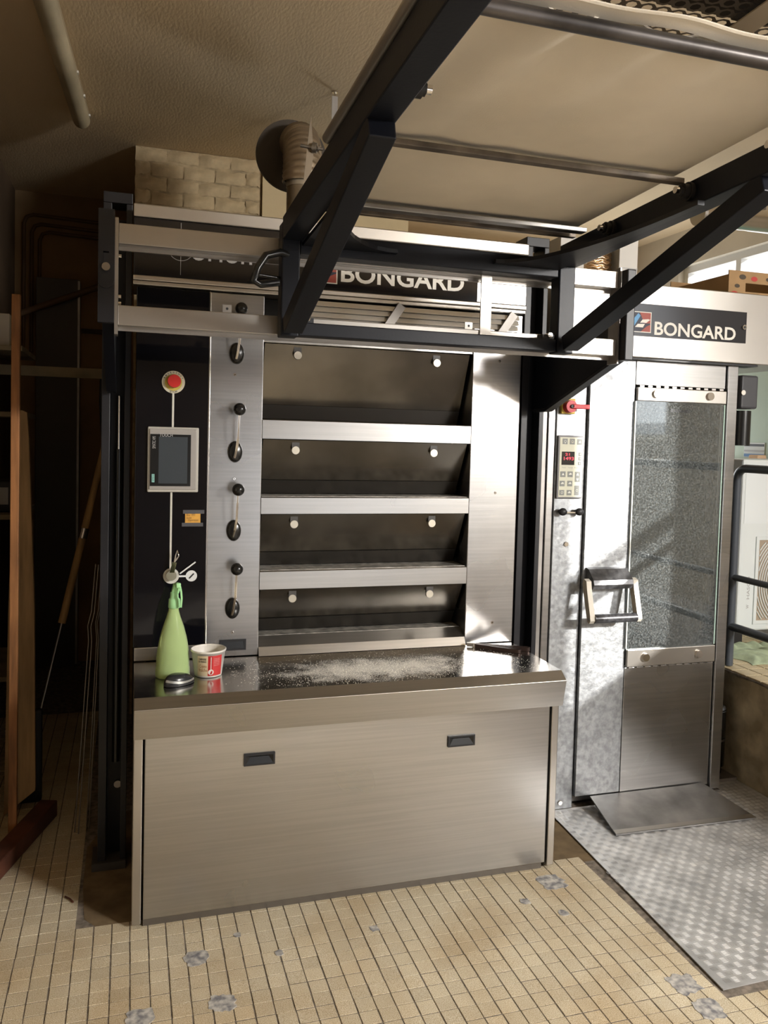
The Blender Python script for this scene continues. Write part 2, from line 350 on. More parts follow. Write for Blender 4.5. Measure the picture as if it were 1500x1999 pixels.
# ------------------------------------------------------------------ brick chimney
BRICK = mat('painted_brick', (.55,.43,.26), .85, noise=14, var=.15, bump=.9, bscale=25, detail=7)
ch = struct('wall_chimney', B(-.045, .675, 2.19, YB-.002, 0, ZC-.002), mat('painted_mortar', (.47,.365,.22), .9, noise=20, var=.2, bump=.6, bscale=40))  # unseen lower and rear part added to keep back light out of the alley
def rough_brick(w, h, d, seed):
    rnd = random.Random(seed); b = MB()
    def fn(u, v): return ((u-.5)*w+rnd.uniform(-.003,.003), -d*(1 if 0<u<1 and 0<v<1 else .2)+rnd.uniform(-.006,.006), (v-.5)*h+rnd.uniform(-.006,.006))
    b.grid(fn, 5, 3); return b.mesh('brick', BRICK)
bk = [rough_brick(.172, .070, .016, i) for i in range(6)]; bh = [rough_brick(.083, .070, .016, 20+i) for i in range(3)]
for r in range(10):
    z = ZC-.043-r*.081; x = -.05
    first = r % 2
    while x < .66:
        half = first or x+.17 > .70; wdt = .091 if half else .180; first = 0
        o = bpy.data.objects.new('brick', random.choice(bh if half else bk)); COL.objects.link(o); o.parent = ch
        o.location = (x+wdt/2, 2.19, z+random.uniform(-.003,.003)); x += wdt
struct('wall_flue', B(.68, 1.6, 2.165, YB-.002, 0, ZC-.002), mat('warm_cream_plaster', (.68,.55,.33), .8, noise=2, var=.06, bump=.2, bscale=50))  # carried down and back, out of view, to block the back fill

# ================================================================== DECK OVEN
ov = thing('deck_oven', 'four-deck stainless bakery oven with black glass header and lever column', 'oven', (.74,.42,0))
OVB = mat('oven_casing', (.03,.03,.033), .5, 0, noise=4, var=.2)
obj('casing', B(-.03,1.50,.56,2.1,.02,2.43), OVB, ov)
fp = MB(); fp.box(-.040,.2206,.335,.55,.868,2.195,.002); pan = obj('control_glass', fp, GLASSB, ov)
obj('glass_edge_trim', B(.2206,.2242,.333,.55,.815,2.195), CHROME, ov)
obj('sill_trim', B(-.036,.2200,.337,.55,.815,.866,.003), STEEL, ov)
obj('lever_column', B(.2244,.4256,.340,.56,.8135,2.195,.003), STEELV, ov)
obj('right_column', B(1.2905,1.5104,.340,.56,.8135,2.195,.003), STEELV, ov)
obj('lintel', B(.4258,1.2903,.345,.56,2.022,2.085,.002), STEEL, ov)
obj('header_glass', B(-.052,1.289,.318,.56,2.233,2.438,.002), GLASSB, ov)
obj('header_end', B(1.2895,1.512,.318,.56,2.233,2.438,.002), STEEL, ov)
obj('header_top_trim', B(-.054,1.513,.306,.60,2.4385,2.485,.004), STEELW, ov)
ht = MB(); ht.box(-.054,1.513,.312,.56,2.215,2.232,.003); ht.box(-.054,1.513,.318,.56,2.199,2.214,.003); obj('header_bottom_trim', ht, STEELW, ov)
obj('hood_recess', B(.15,.555,.42,.55,2.087,2.197), mat('recess_shade_black', (.01,.009,.008), .8), ov)  # near-black block paints the shade inside the hood opening
obj('hood_plate', B(-.036,.148,.36,.42,2.06,2.197,.002), STEELD, ov)
for i in range(5):                                       # slatted hood flap
    z1 = 2.190-i*.021; y = .322+i*.005
    sl = MB(); sl.prism([(y-.006,z1-.019),(y+.004,z1),(y+.03,z1),(y+.03,z1-.019)], 'x', .558, 1.485); obj('hood_slat', sl, mat('slat_steel', (.66,.64,.60), .5, .9), ov)
for x in (.965, 1.455): obj('hood_brace', MB().bar((x,.308,2.195),(x-.062,.325,2.095), .012,.034,(1,0,0)), STEELD, ov)
# lettering on the header
t = MB(); text(t, 'orion', .150,.372,2.302,2.372,.3172,.004); obj('lettering', t, GREYP, ov, label='grey oven name in thin rounded letters')
e = MB()
for rr in (.046,.030):
    e.tube([(.112+rr*math.cos(a*math.pi/20), .3172, 2.342+rr*math.sin(a*math.pi/20)) for a in range(40)], .0009, 6, closed=True)
e.box(.1113,.1127,.3165,.3178,2.245,2.432); obj('crosshair_emblem', e, GREYP, ov)
def bongard(parent, x0, x1, z0, z1, ex0, ex1, ez0, ez1, y):
    t = MB(); text(t, 'BONGARD', x0, x1, z0, z1, y, .022); obj('lettering', t, WHITE, parent, label='white maker name')
    em = obj('emblem', B(ex0,ex1,y-.0002,y+.0003,ez0,ez1), WHITE, parent); W = ex1-ex0; H = ez1-ez0; q = W*.04
    P = lambda u,v: (ex0+u*W, ez0+v*H)
    def pl(pts, m, d): 
        o = obj('emblem_field', MB().add([(P(*p)[0], y-.0004-d, P(*p)[1]) for p in pts], [tuple(range(len(pts)))]), m, parent); return o
    RED = mat('emblem_red', (.30,.05,.03), .5); BLU = mat('emblem_blue', (.10,.30,.55), .5); NAV = mat('emblem_navy', (.01,.012,.03), .5)
    pl([(.04,.04),(.96,.04),(.96,.96),(.04,.96)], NAV, 0)
    pl([(.38,.96),(.96,.96),(.96,.45),(.62,.45)], RED, .0002); pl([(.45,.04),(.96,.04),(.96,.40),(.75,.30)], RED, .0002)
    pl([(.04,.20),(.04,.62),(.30,.92),(.42,.80)], BLU, .0003)
    pl([(.52,.50),(.86,.64),(.95,.64),(.70,.46)], WHITE, .0004); pl([(.40,.46),(.52,.62),(.86,.66),(.76,.48)], WHITE, .0005); pl([(.14,.24),(.28,.40),(.66,.42),(.56,.24)], WHITE, .0005)
bongard(ov, .716, 1.231, 2.268, 2.340, .592, .702, 2.258, 2.358, .3172)
# decks
ZT = [1.729,1.430,1.142,.876]; ZB = [1.654,1.364,1.070,.8135]; TOP = [2.021,1.653,1.363,1.069]
FLOURY = mat('floured_steel', (.48,.46,.42), .55, .8, noise=30, var=.35)
for k in range(4):
    if k < 3: prof = [(.338,ZB[k]),(.338,ZT[k]-.004),(.343,ZT[k]),(.55,ZT[k]),(.55,ZB[k])]
    else: prof = [(.322,.8135),(.340,.845),(.392,.876),(.55,.876),(.55,.8135)]
    s = obj('deck_sill', MB().prism(prof, 'x', .4262, 1.2898), STEEL, ov)
    if k: obj('sill_ledge', B(.430,1.286,.350 if k<3 else .394,.485,ZT[k]+.0002,ZT[k]+.0015), FLOURY, s)
    t0, t1 = TOP[k]-.002, ZT[k]+.004; y0, y1 = .352, .470
    d = obj('oven_door', MB().prism([(y0,t0),(y0+.012,t0),(y1+.012,t1),(y1,t1)], 'x', .432, 1.280), DOORG, ov)
    f = lambda z: y0+(y1-y0)*(t0-z)/(t0-t1)
    zk = t0-.040
    hs = MB(); zz = t1+.055; hs.prism([(f(zz)-.004,zz),(f(zz),zz),(f(t1)-.0,t1+.001),(f(t1)-.004,t1+.001)], 'x', .434, 1.278); obj('door_foot_strip', hs, mat('door_dark_steel', (.10,.095,.09), .35, 1), d)
    for x in (.560, 1.136):
        kb = MB(); yk = f(zk); kb.cyl((x,yk+.002,zk),(x,yk-.012,zk),.010,n=16); kb.cyl((x,yk-.012,zk),(x,yk-.020,zk),.0165,.0155,n=20); obj('knob', kb, mat('knob_satin', (.52,.48,.40), .4, .8), d, label='round brushed steel knob')
        kp = MB(); kp.box(x-.015,x+.015,f(t0-.012)-.0015,f(t0-.012)+.004,zk-.002,t0-.004); obj('knob_plate', kp, mat('knob_plate_dark', (.07,.065,.06), .5), d)
# levers
for k, z in enumerate((1.972,1.601,1.301,1.002)):
    x = .3235; lv = MB()
    lv.M = Matrix.Translation((x,.3395,z)) @ Matrix.Rotation(math.pi/2,4,'X')
    lv.lathe([(.040,0),(.0405,.006),(.037,.014),(.028,.019),(.001,.0205)], (0,0,0), 28, ex=.68, ey=1); lv.M = None
    e = obj('lever_escutcheon', lv, PLAST, ov, label='black oval lever boss')
    a = MB(); pts = [(x-.004,.316,z-.022),(x,.300,z+.005),(x+.004,.286,z+.05),(x+.005,.278,z+.11),(x+.006,.276,z+.150)]
    a.tube(pts, (.0042,.0012), flat=(1,0,0)); a.tube([(p[0],p[1],p[2]) for p in pts], .0032, 8); obj('lever_arm', a, CHROME, e, label='bright steel lever arm')
    bl = MB(); bl.sphere((x+.007,.276,z+.160), .0235, 20); obj('lever_ball', bl, PLAST, e, label='black ball grip')
sc = None
for (x,z) in ((.318,1.893),(.322,1.498),(.325,.908),(1.41,2.00),(1.415,.90),(1.41,1.45)):
    s = MB(); s.cyl((x,.3405,z),(x,.337,z),.0062,.005,n=14); o = obj('screw', s, CHROME, ov); s = MB(); s.cyl((x,.3368,z),(x,.3372,z),.0022,n=6); obj('screw_socket', s, PLASTM, o)
sl = MB(); sl.box(.276,.378,.336,.3402,.872,.880); sl.box(.276,.378,.336,.3402,.838,.846); sl.box(.276,.284,.336,.3402,.846,.872); sl.box(.370,.378,.336,.3402,.846,.872)
o = obj('slot_frame', sl, PLASTM, ov); s = MB(); s.prism([(.3365,.846),(.3398,.872),(.3402,.872),(.3402,.846)], 'x', .284,.370); obj('slot_flap', s, PLAST, o)
# touch screen and its graphics
GREYL = mat('screen_housing', (.50,.48,.43), .45); 
hs = MB(); hs.box(.004,.187,.322,.3348,1.447,1.688,.004); h = obj('touch_panel', hs, GREYL, ov, label='grey touch control panel')
obj('panel_bezel', B(.010,.179,.317,.3225,1.457,1.681,.003), mat('screen_bezel', (.36,.34,.32), .4), h)
obj('panel_black', B(.013,.158,.3155,.3175,1.470,1.661), PLAST, h)
obj('panel_screen', B(.043,.146,.3146,.3158,1.480,1.652), mat('screen_glass', (.055,.065,.075), .12), h)
t = MB(); text(t, 'TOUCH', .045,.092,1.652,1.664,.3144,.01); text(t, 'SIMATIC HMI', .020,.032,1.608,1.652,.3150,.0,rot=True); obj('panel_print', t, GREYP, h)
t = MB(); t.box(.0195,.029,.3148,.3153,1.484,1.514); obj('panel_mark', t, mat('mint_print', (.35,.72,.66), .5), h)
t = MB(); text(t, 'SIEMENS', .021,.0275,1.486,1.512,.3145,.0,rot=True); obj('panel_mark_print', t, PLASTM, h)
WLINE = mat('white_graphic', (.66,.65,.58), .5)
obj('graphic_line', B(.0895,.0965,.3338,.3349,1.688,1.815), WLINE, ov); obj('graphic_line', B(.0875,.0945,.3338,.3349,1.160,1.447), WLINE, ov)
es = MB(); es.cyl((.093,.3349,1.854),(.093,.3325,1.854),.0415,n=40); d = obj('emergency_disc', es, mat('cream_disc', (.66,.62,.48), .5), ov, label='cream emergency stop disc')
s = MB(); s.cyl((.093,.3325,1.853),(.093,.3315,1.853),.031,n=36); obj('emergency_ring', s, mat('yellow_disc', (.62,.50,.10), .5), d)
s = MB(); s.cyl((.095,.3316,1.857),(.095,.318,1.857),.017,n=24); s.cyl((.095,.318,1.857),(.095,.308,1.857),.025,.023,n=28); obj('emergency_button', s, mat('red_plastic', (.62,.03,.025), .35), d)
t = MB(); text(t, 'STOP', .080,.107,1.815,1.823,.3322,.02)
for i, chh in enumerate('EMERGENCY'):
    a = math.radians(155-i*130/8); vs, fs = text_mesh(chh, .02); m_ = max(v.x for v in vs)
    t.add([(.093+.033*math.cos(a)+(v.x-m_/2)*.008*math.sin(a)+v.y*.008*math.cos(a), .3318, 1.854+.033*math.sin(a)-(v.x-m_/2)*.008*math.cos(a)+v.y*.008*math.sin(a)) for v in vs], fs)
obj('emergency_print', t, PLASTM, d)
kl = MB(); kl.cyl((.094,.3349,1.133),(.094,.331,1.133),.029,n=32); kd = obj('key_disc', kl, WLINE, ov); s = MB(); s.cyl((.094,.331,1.137),(.094,.312,1.137),.019,n=24); obj('key_lock', s, mat('lock_brass', (.45,.43,.33), .35, 1), kd)
s = MB(); s.bar((.094,.318,1.137),(.104,.300,1.19),.004,.016,(1,0,0)); s.tube([(.104,.3,1.19),(.108,.297,1.215),(.113,.297,1.235),(.119,.297,1.212),(.104,.3,1.19)], .003, 6); obj('key', s, CHROME, kd)
s = MB(); s.box(.118,.150,.3338,.3349,1.127,1.134); s.cyl((.168,.3349,1.131),(.168,.3335,1.131),.021,n=28); s.bar((.125,.325,1.142),(.182,.325,1.185),.003,.005); obj('key_graphic', s, mat('white_label', (.75,.77,.77), .4), kd)
s = MB(); s.bar((.160,.333,1.122),(.177,.333,1.140),.0015,.005); obj('key_graphic_mark', s, PLASTM, kd)
nt_ = thing('sticky_note', 'orange handwritten note taped to the black control glass', 'note', (.17,.333,1.33))
obj('paper', B(.142,.198,.3325,.3340,1.329,1.371), mat('orange_paper', (.72,.38,.07), .7, noise=30, var=.12), nt_)
TAPE = mat('clear_tape', (.10,.10,.11), .15)
obj('tape', B(.130,.208,.3319,.3333,1.318,1.332), TAPE, nt_); obj('tape', B(.134,.212,.3319,.3333,1.366,1.380), TAPE, nt_)
t = MB(); text(t, 'Bloc 1971', .147,.178,1.357,1.366,.3322); text(t, 'suite', .147,.165,1.347,1.355,.3322); text(t, 'Opération', .153,.190,1.336,1.346,.3322); obj('handwriting', t, mat('ink', (.12,.05,.02), .7), nt_)

# ================================================================== WORKTOP AND BASE
def worktop_material():
    m = bpy.data.materials.new('worktop_steel'); m.use_nodes = True; nt = m.node_tree; b = nt.nodes['Principled BSDF']; L = nt.links.new
    b.inputs['Metallic'].default_value = 1; b.inputs['Base Color'].default_value = (.55,.53,.50,1)
    tc = nt.nodes.new('ShaderNodeTexCoord'); n = nt.nodes.new('ShaderNodeTexNoise'); n.inputs['Scale'].default_value = 7; n.inputs['Detail'].default_value = 6; L(tc.outputs['Object'], n.inputs[0])
    mr = nt.nodes.new('ShaderNodeMapRange'); L(n.outputs[0], mr.inputs[0]); mr.inputs[1].default_value = .3; mr.inputs[2].default_value = .7; mr.inputs[3].default_value = .12; mr.inputs[4].default_value = .26; L(mr.outputs[0], b.inputs['Roughness'])
    mp = nt.nodes.new('ShaderNodeMapping'); mp.inputs['Location'].default_value = (-.21,.10,0); mp.inputs['Rotation'].default_value = (0,0,.10); mp.inputs['Scale'].default_value = (2.0,5.6,0); L(tc.outputs['Object'], mp.inputs[0])
    ln = nt.nodes.new('ShaderNodeVectorMath'); ln.operation = 'LENGTH'; L(mp.outputs[0], ln.inputs[0])
    fo = nt.nodes.new('ShaderNodeMapRange'); L(ln.outputs['Value'], fo.inputs[0]); fo.inputs[1].default_value = 1.25; fo.inputs[2].default_value = .1; fo.inputs[3].default_value = -.22; fo.inputs[4].default_value = .62
    n2 = nt.nodes.new('ShaderNodeTexNoise'); n2.inputs['Scale'].default_value = 190; n2.inputs['Detail'].default_value = 4; L(tc.outputs['Object'], n2.inputs[0])
    n3 = nt.nodes.new('ShaderNodeTexNoise'); n3.inputs['Scale'].default_value = 13; n3.inputs['Detail'].default_value = 5; L(tc.outputs['Object'], n3.inputs[0])
    a1 = nt.nodes.new('ShaderNodeMath'); a1.operation = 'ADD'; L(n2.outputs[0], a1.inputs[0]); L(fo.outputs[0], a1.inputs[1])
    a2 = nt.nodes.new('ShaderNodeMath'); a2.operation = 'ADD'; L(a1.outputs[0], a2.inputs[0]); L(n3.outputs[0], a2.inputs[1])
    th = nt.nodes.new('ShaderNodeMapRange'); L(a2.outputs[0], th.inputs[0]); th.inputs[1].default_value = 1.10; th.inputs[2].default_value = 1.45; th.inputs[3].default_value = 0; th.inputs[4].default_value = .9
    dfs = nt.nodes.new('ShaderNodeBsdfDiffuse'); dfs.inputs[0].default_value = (.93,.91,.86,1); mxs = nt.nodes.new('ShaderNodeMixShader'); L(th.outputs[0], mxs.inputs[0]); L(b.outputs[0], mxs.inputs[1]); L(dfs.outputs[0], mxs.inputs[2])
    L(mxs.outputs[0], nt.nodes['Material Output'].inputs[0])
    return m
WT = worktop_material()
wt = thing('worktop', 'stainless worktop with sloped front edge below the oven mouths, dusted with flour', 'worktop', (.735,.1,.68))
obj('top_sheet', B(-.036,1.5045,-.094,.3345,.792,.812), WT, wt)
ap = MB(); ap.prism([(-.0942,.812),(-.135,.784),(-.1136,.6825),(-.108,.6825),(-.128,.782),(-.0942,.795)], 'x', -.0362, 1.5047); obj('apron', ap, STEEL, wt)
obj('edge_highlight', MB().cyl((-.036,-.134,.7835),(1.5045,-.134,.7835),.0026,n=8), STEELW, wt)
fg = MB(); rnd = random.Random(3)
for i in range(5000):
    x = rnd.gauss(.92,.21); y = rnd.gauss(.06,.075)+.03*math.sin(x*9)
    if rnd.random() < .25: x = rnd.uniform(.3,1.45); y = rnd.uniform(-.09,.32)
    if not (-.02 < x < 1.49 and -.092 < y < .315): continue
    s = rnd.uniform(.0006,.0016); z = .8121
    fg.add([(x-s,y-s,z),(x+s,y-s*.6,z),(x+s*.5,y+s,z),(x,y,z+s*.8)], [(0,1,3),(1,2,3),(2,0,3)])
obj('flour_dusting', fg, mat('flour', (.85,.82,.74), .9), wt, kind='stuff')

bc = thing('base_cabinet', 'stainless base cabinet with wide flat front panel under the worktop', 'cabinet', (.75,.15,0))
obj('carcass', B(.01,1.505,.03,.53,.03,.785), OVB, bc)
obj('front_panel', B(.000,1.509,-.012,.012,.026,.7815,.003), STEEL, bc)
obj('kick_plate', B(.001,1.498,-.004,.02,.001,.0255), mat('kick_steel', (.22,.20,.18), .5, 1), bc)
obj('side_panel', B(-.036,-.006,-.012,.325,.012,.780,.003), STEELW, bc); obj('side_panel', B(1.518,1.548,-.012,.325,.012,.780,.003), STEELW, bc)
for x0 in (.329, 1.085):
    x1 = x0+.108; z0, z1 = .524,.565; f = MB()
    for bx in ((x0,x1,z1-.006,z1),(x0,x1,z0,z0+.006),(x0,x0+.006,z0+.006,z1-.006),(x1-.006,x1,z0+.006,z1-.006)): f.box(bx[0],bx[1],-.020,-.0115,bx[2],bx[3])
    h = obj('recessed_handle', f, PLASTM, bc, label='black recessed pull')
    s = MB(); s.add([(x0+.006,-.0195,z0+.006),(x1-.006,-.0195,z0+.006),(x1-.022,-.013,z1-.012),(x0+.022,-.013,z1-.012),(x0+.006,-.0195,z1-.006),(x1-.006,-.0195,z1-.006)], [(0,1,2,3),(3,2,5,4),(0,3,4),(1,5,2)])
    obj('handle_pocket', s, PLAST, h)

# ================================================================== THINGS ON THE WORKTOP
def wrapc(cx, cy, rfun, a0):            # lettering and print laid round a cone: x is arc length, z is height
    def fn(x, z):
        r = rfun(z)+.0004; a = a0+x/r; return (cx+r*math.cos(a), cy+r*math.sin(a), z)
    return fn
sb = thing('spray_bottle', 'translucent green plastic spray bottle standing on the worktop beside the cream pot', 'spray bottle', (.094,.125,.812))
GREENB = mat('green_plastic', (.70,.94,.42), .22, 0, trans=.45, ior=1.15, noise=4, var=.08)
GREENH = mat('mint_plastic', (.42,.80,.40), .4)
bt = MB(); bt.lathe([(.0005,.0005),(.056,.0005),(.0588,.004),(.0592,.030),(.0572,.036),(.0565,.07),(.053,.10),(.046,.14),(.036,.178),(.024,.212),(.0185,.232),(.0165,.245),(.0165,.25)], (.094,.125,.812), 10, ey=.72)
obj('bottle', bt, GREENB, sb)
lq = MB(); lq.lathe([(.0005,.004),(.052,.004),(.054,.03),(.0525,.07),(.050,.098),(.0005,.098)], (.094,.125,.812), 10, ey=.70); obj('liquid', lq, mat('yellow_green_liquid', (.80,.92,.22), .25, trans=.3, ior=1.2), sb)
cl = MB(); cl.lathe([(.0185,.244),(.0205,.246),(.019,.275),(.0145,.280),(.0135,.300)], (.096,.125,.812), 20, cap=True); obj('collar', cl, GREENH, sb)
hd = MB(); hd.bar((.098,.125,1.108),(.105,.120,1.140),.020,.026,(1,0,0),.004); hd.bar((.104,.128,1.136),(.108,.085,1.141),.016,.018,(0,0,1),.004); obj('spray_head', hd, GREENH, sb)
tg = MB(); tg.tube([(.113,.098,1.136),(.117,.092,1.118),(.119,.091,1.095),(.117,.096,1.064)], (.003,.006), flat=(1,0,0)); obj('trigger', tg, GREENH, sb)

cx, cy = .216,.125
pt_ = thing('cream_pot', 'open white plastic cream pot with red and cream printed label', 'pot', (cx,cy,.812))
rf = lambda z: .0475+(z-.812)*.135
POTW = mat('white_pot_plastic', (.80,.76,.70), .35)
pw = MB(); pw.lathe([(.001,.001),(.0465,.001),(.0475,.003),(.0592,.088),(.0620,.088),(.0625,.094),(.0600,.0955),(.0578,.0935),(.0575,.088),(.0455,.006),(.001,.006)], (cx,cy,.812), 48); obj('tub', pw, POTW, pt_)
A0 = math.radians(-90)
def lab(x0, x1, z0, z1, m, d=0, n=14, name='label_print'):
    f = MB(); fn = wrapc(cx, cy, lambda z: rf(z)+d, A0); f.grid(lambda u,v: fn(x0+(x1-x0)*u, z0+(z1-z0)*v), n, 2); return obj(name, f, m, pt_)
RED = mat('label_red', (.62,.05,.05), .4); CRM = mat('label_cream', (.70,.58,.38), .5)
lab(-.045,-.006,.820,.893,CRM); lab(-.006,.048,.820,.893,RED); lab(-.005,.010,.821,.892,mat('label_dark_red', (.45,.02,.02), .4), .0002,6)
lab(.0035,.0062,.842,.889,POTW,.0004,3,'spoon_print')
f = MB(); fn = wrapc(cx, cy, lambda z: rf(z)+.0005, A0); f.add([fn(.005+.010*math.cos(i*math.pi/10), .834+.010*math.sin(i*math.pi/10)) for i in range(20)], [tuple(range(20))]); obj('spoon_print', f, POTW, pt_)
t = MB(); fz = wrapc(cx, cy, lambda z: rf(z)+.0003, A0)
text(t,'CAMPAGNE',-.040,-.012,.878,.885,0,.02,fz); text(t,'DE FRANCE',-.040,-.012,.869,.876,0,.02,fz); obj('label_lettering', t, mat('label_black', (.03,.03,.03), .5), pt_)
t = MB(); text(t,'Crème',-.036,-.010,.850,.862,0,.0,fz); text(t,'fraîche',-.038,-.008,.836,.848,0,.0,fz); obj('label_lettering', t, mat('label_script', (.35,.12,.03), .5), pt_)
t = MB()
for i in range(5): text(t, 'onctueuse et douce', .014,.038,.880-i*.006,.884-i*.006,0,0,fz)
obj('label_lettering', t, mat('label_pink', (.80,.50,.48), .5), pt_)

ms = thing('computer_mouse', 'black and silver computer mouse lying in front of the spray bottle', 'mouse', (.11,.030,.812))
M0 = Matrix.Translation((.111,.032,.8125)) @ Matrix.Rotation(math.radians(28),4,'Z')
def mouse(u, v, grow=0, v0=0, v1=1):
    a = 2*math.pi*u; v = v0+(v1-v0)*v; t = v*math.pi/2
    r = math.cos(t)**.55; hx = .056+grow; hy = (.031+.003*math.cos(a))+grow
    x = hx*r*math.cos(a); y = hy*r*math.sin(a)*(1-.12*math.cos(a)); z = (.036+grow)*math.sin(t)**.8*(1-.20*(x/.056)-.12*(x/.056)**2)
    return M0 @ Vector((x,y,z+.001))
f = MB(); f.grid(lambda u,v: mouse(u,v), 40, 12); obj('shell', f, mat('mouse_graphite', (.025,.027,.03), .25), ms)
f = MB(); f.grid(lambda u,v: mouse(.52+.46*u, v, .0008, .10+.10*math.cos(math.pi*u)**2, .22+.12*math.cos(math.pi*u)**2), 30, 3); obj('silver_band', f, mat('mouse_silver', (.42,.42,.40), .35, .6), ms, label='curved silver side band')
f = MB(); f.grid(lambda u,v: mouse(u,v,.0006,0,.08), 40, 2); obj('underside', f, PLASTM, ms)

tgs = thing('baker_tongs', 'dark brown metal tongs lying at the right end of the worktop', 'tongs', (1.40,.22,.812))
TB = mat('tongs_brown', (.055,.035,.03), .4, .6)
for (a, b, w) in (((1.312,.283),(1.468,.150),.010),((1.318,.290),(1.525,.176),.010)):
    A = Vector((*a,.8205)); Bv = Vector((*b,.8205)); d = (Bv-A).normalized(); nrm = Vector((-d.y,d.x,0)); L_ = (Bv-A).length
    path = [A+nrm*.002]+[A+d*(L_*k)+nrm*w*k**.6 for k in (.3,.6,.9)]
    for k in range(1,8): ang = math.pi*k/8; path.append(A+d*(L_*.9+w*math.sin(ang))+nrm*w*math.cos(ang)*.95)
    path += [A+d*(L_*k)-nrm*w*k**.6 for k in (.9,.6,.3)]+[A-nrm*.002]
    obj('handle_loop', MB().tube(path, (.0016,.0078), flat=(0,0,1)) if 0 else MB().tube(path, (.0078,.0016), flat=(0,0,1)), TB, tgs)
s = MB(); s.cyl((1.313,.286,.8125),(1.313,.286,.832),.008,n=16); obj('pivot', s, CHROME, tgs)
s = MB(); s.bar((1.313,.286,.822),(1.285,.300,.822),.016,.016,(0,0,1),.003); obj('jaw', s, STEELD, tgs)

# ================================================================== LOADER LIFT
def guide(name, label, xa, xb, side):
    g = thing(name, label, 'guide post', ((xa+xb)/2,.46,0), 'loader lift guide posts')
    a, b = (xa, xb)
    obj('flange', B(a,a+.030,.415,.525,.03,2.505,.002), SLATE, g); obj('flange', B(b-.022,b,.415,.525,.03,2.505,.002), SLATE, g)
    obj('channel_web', B(a+.031,b-.023,.48,.52,.03,2.46), BLACKP, g)
    obj('foot_plate', B(a-.02,b,.40,.54,-.001,.029), mat('foot_dark', (.05,.045,.04), .6), g)
    obj('top_cap', B(a,b,.415,.525,2.506,2.545,.002), SLATE, g)
    return g
gl = guide('lift_guide_post', 'black channel guide post at the dark left side of the deck oven', -.160,-.057,0)
gr = guide('lift_guide_post', 'black channel guide post between the deck oven and the rack oven', 1.556,1.664,1)
s = MB(); s.cyl((-.098,.45,1.60),(-.098,.45,1.80),.006,n=12); obj('lift_rod', s, CHROME, gl); s = MB(); s.cyl((-.098,.455,.4),(-.098,.455,1.60),.014,n=14); obj('lift_cylinder', s, PLAST, gl)
s = MB(); s.cyl((-.09,.478,.30),(-.09,.472,.30),.014,n=20); obj('bolt_ring', s, STEELD, gl)

ld = thing('oven_loader', 'black framed canvas belt oven loader raised overhead on stainless rails', 'oven loader', (.75,-.21,1.98))
sl_ = .035
for nm, z0, z1 in (('upper',2.2225,2.282),('lower',1.983,2.042)):
    r = MB(); r.box(-.096,1.598,-.230,-.190,z0,z1,.002); r.box(-.096,1.598,-.188,-.178,z0-.012,z0+.01); obj('cross_rail', r, STEELW, ld, label='flat stainless cross rail')
obj('end_plate', B(-.106,-.0965,-.240,-.175,1.955,2.295), STEELW, ld)
obj('end_plate', B(1.5985,1.604,-.240,-.175,1.955,2.295), STEELD, ld)
# carriage arms and end bars
arm = [(-.23,1.985),(.30,1.81),(.412,1.81),(.412,2.10),(-.23,2.10)]
obj('carriage_arm', MB().prism(arm, 'x', 1.606, 1.636), BLACKP, ld, label='black carriage arm reaching back to the guide post')
s = MB(); s.prism([(-.235,1.972),(.30,1.797),(.412,1.797),(.412,1.809),(.302,1.809),(-.235,1.984)], 'x', 1.606, 1.640); obj('arm_edge', s, SLATE, ld)
obj('end_bar', B(1.606,1.642,-.275,-.235,1.965,2.285,.004), SLATE, ld)
obj('carriage_arm', MB().prism(arm, 'x', -.140, -.108), BLACKP, ld)
eb = MB(); z0, z1 = 1.985,2.312
eb.box(-.152,-.138,-.262,-.236,z0,z1); eb.box(-.122,-.107,-.262,-.236,z0,z1); eb.box(-.138,-.122,-.262,-.236,2.19,z1); eb.box(-.138,-.122,-.262,-.236,z0,2.14); obj('end_bar', eb, SLATE, ld)
s = MB(); s.cyl((-.130,-.235,2.145),(-.130,-.268,2.145),.012,n=12); obj('bolt', s, CHROME, ld); s = MB(); s.cyl((-.130,-.262,2.105),(-.130,-.268,2.105),.022,n=24); obj('bolt_boss', s, SLATE, ld)
for z in (2.19,2.07,2.05): s = MB(); s.cyl((-.096,-.205,z),(-.088,-.205,z),.006,n=10); obj('bolt', s, CHROME, ld)
for x, z in ((.225,2.042),(1.035,2.042)):
    f = MB(); f.box(x-.014,x+.014,-.212,-.208,z+.0005,z+.026); o = obj('tab', f, STEELW, ld); f = MB(); f.cyl((x,-.2125,z+.014),(x,-.2118,z+.014),.004,n=12); obj('tab_hole', f, PLASTM, o)
s = MB(); s.box(1.066,1.106,-.236,-.2305,2.02,2.235,.001); obj('tie_strip', s, STEELW, ld)
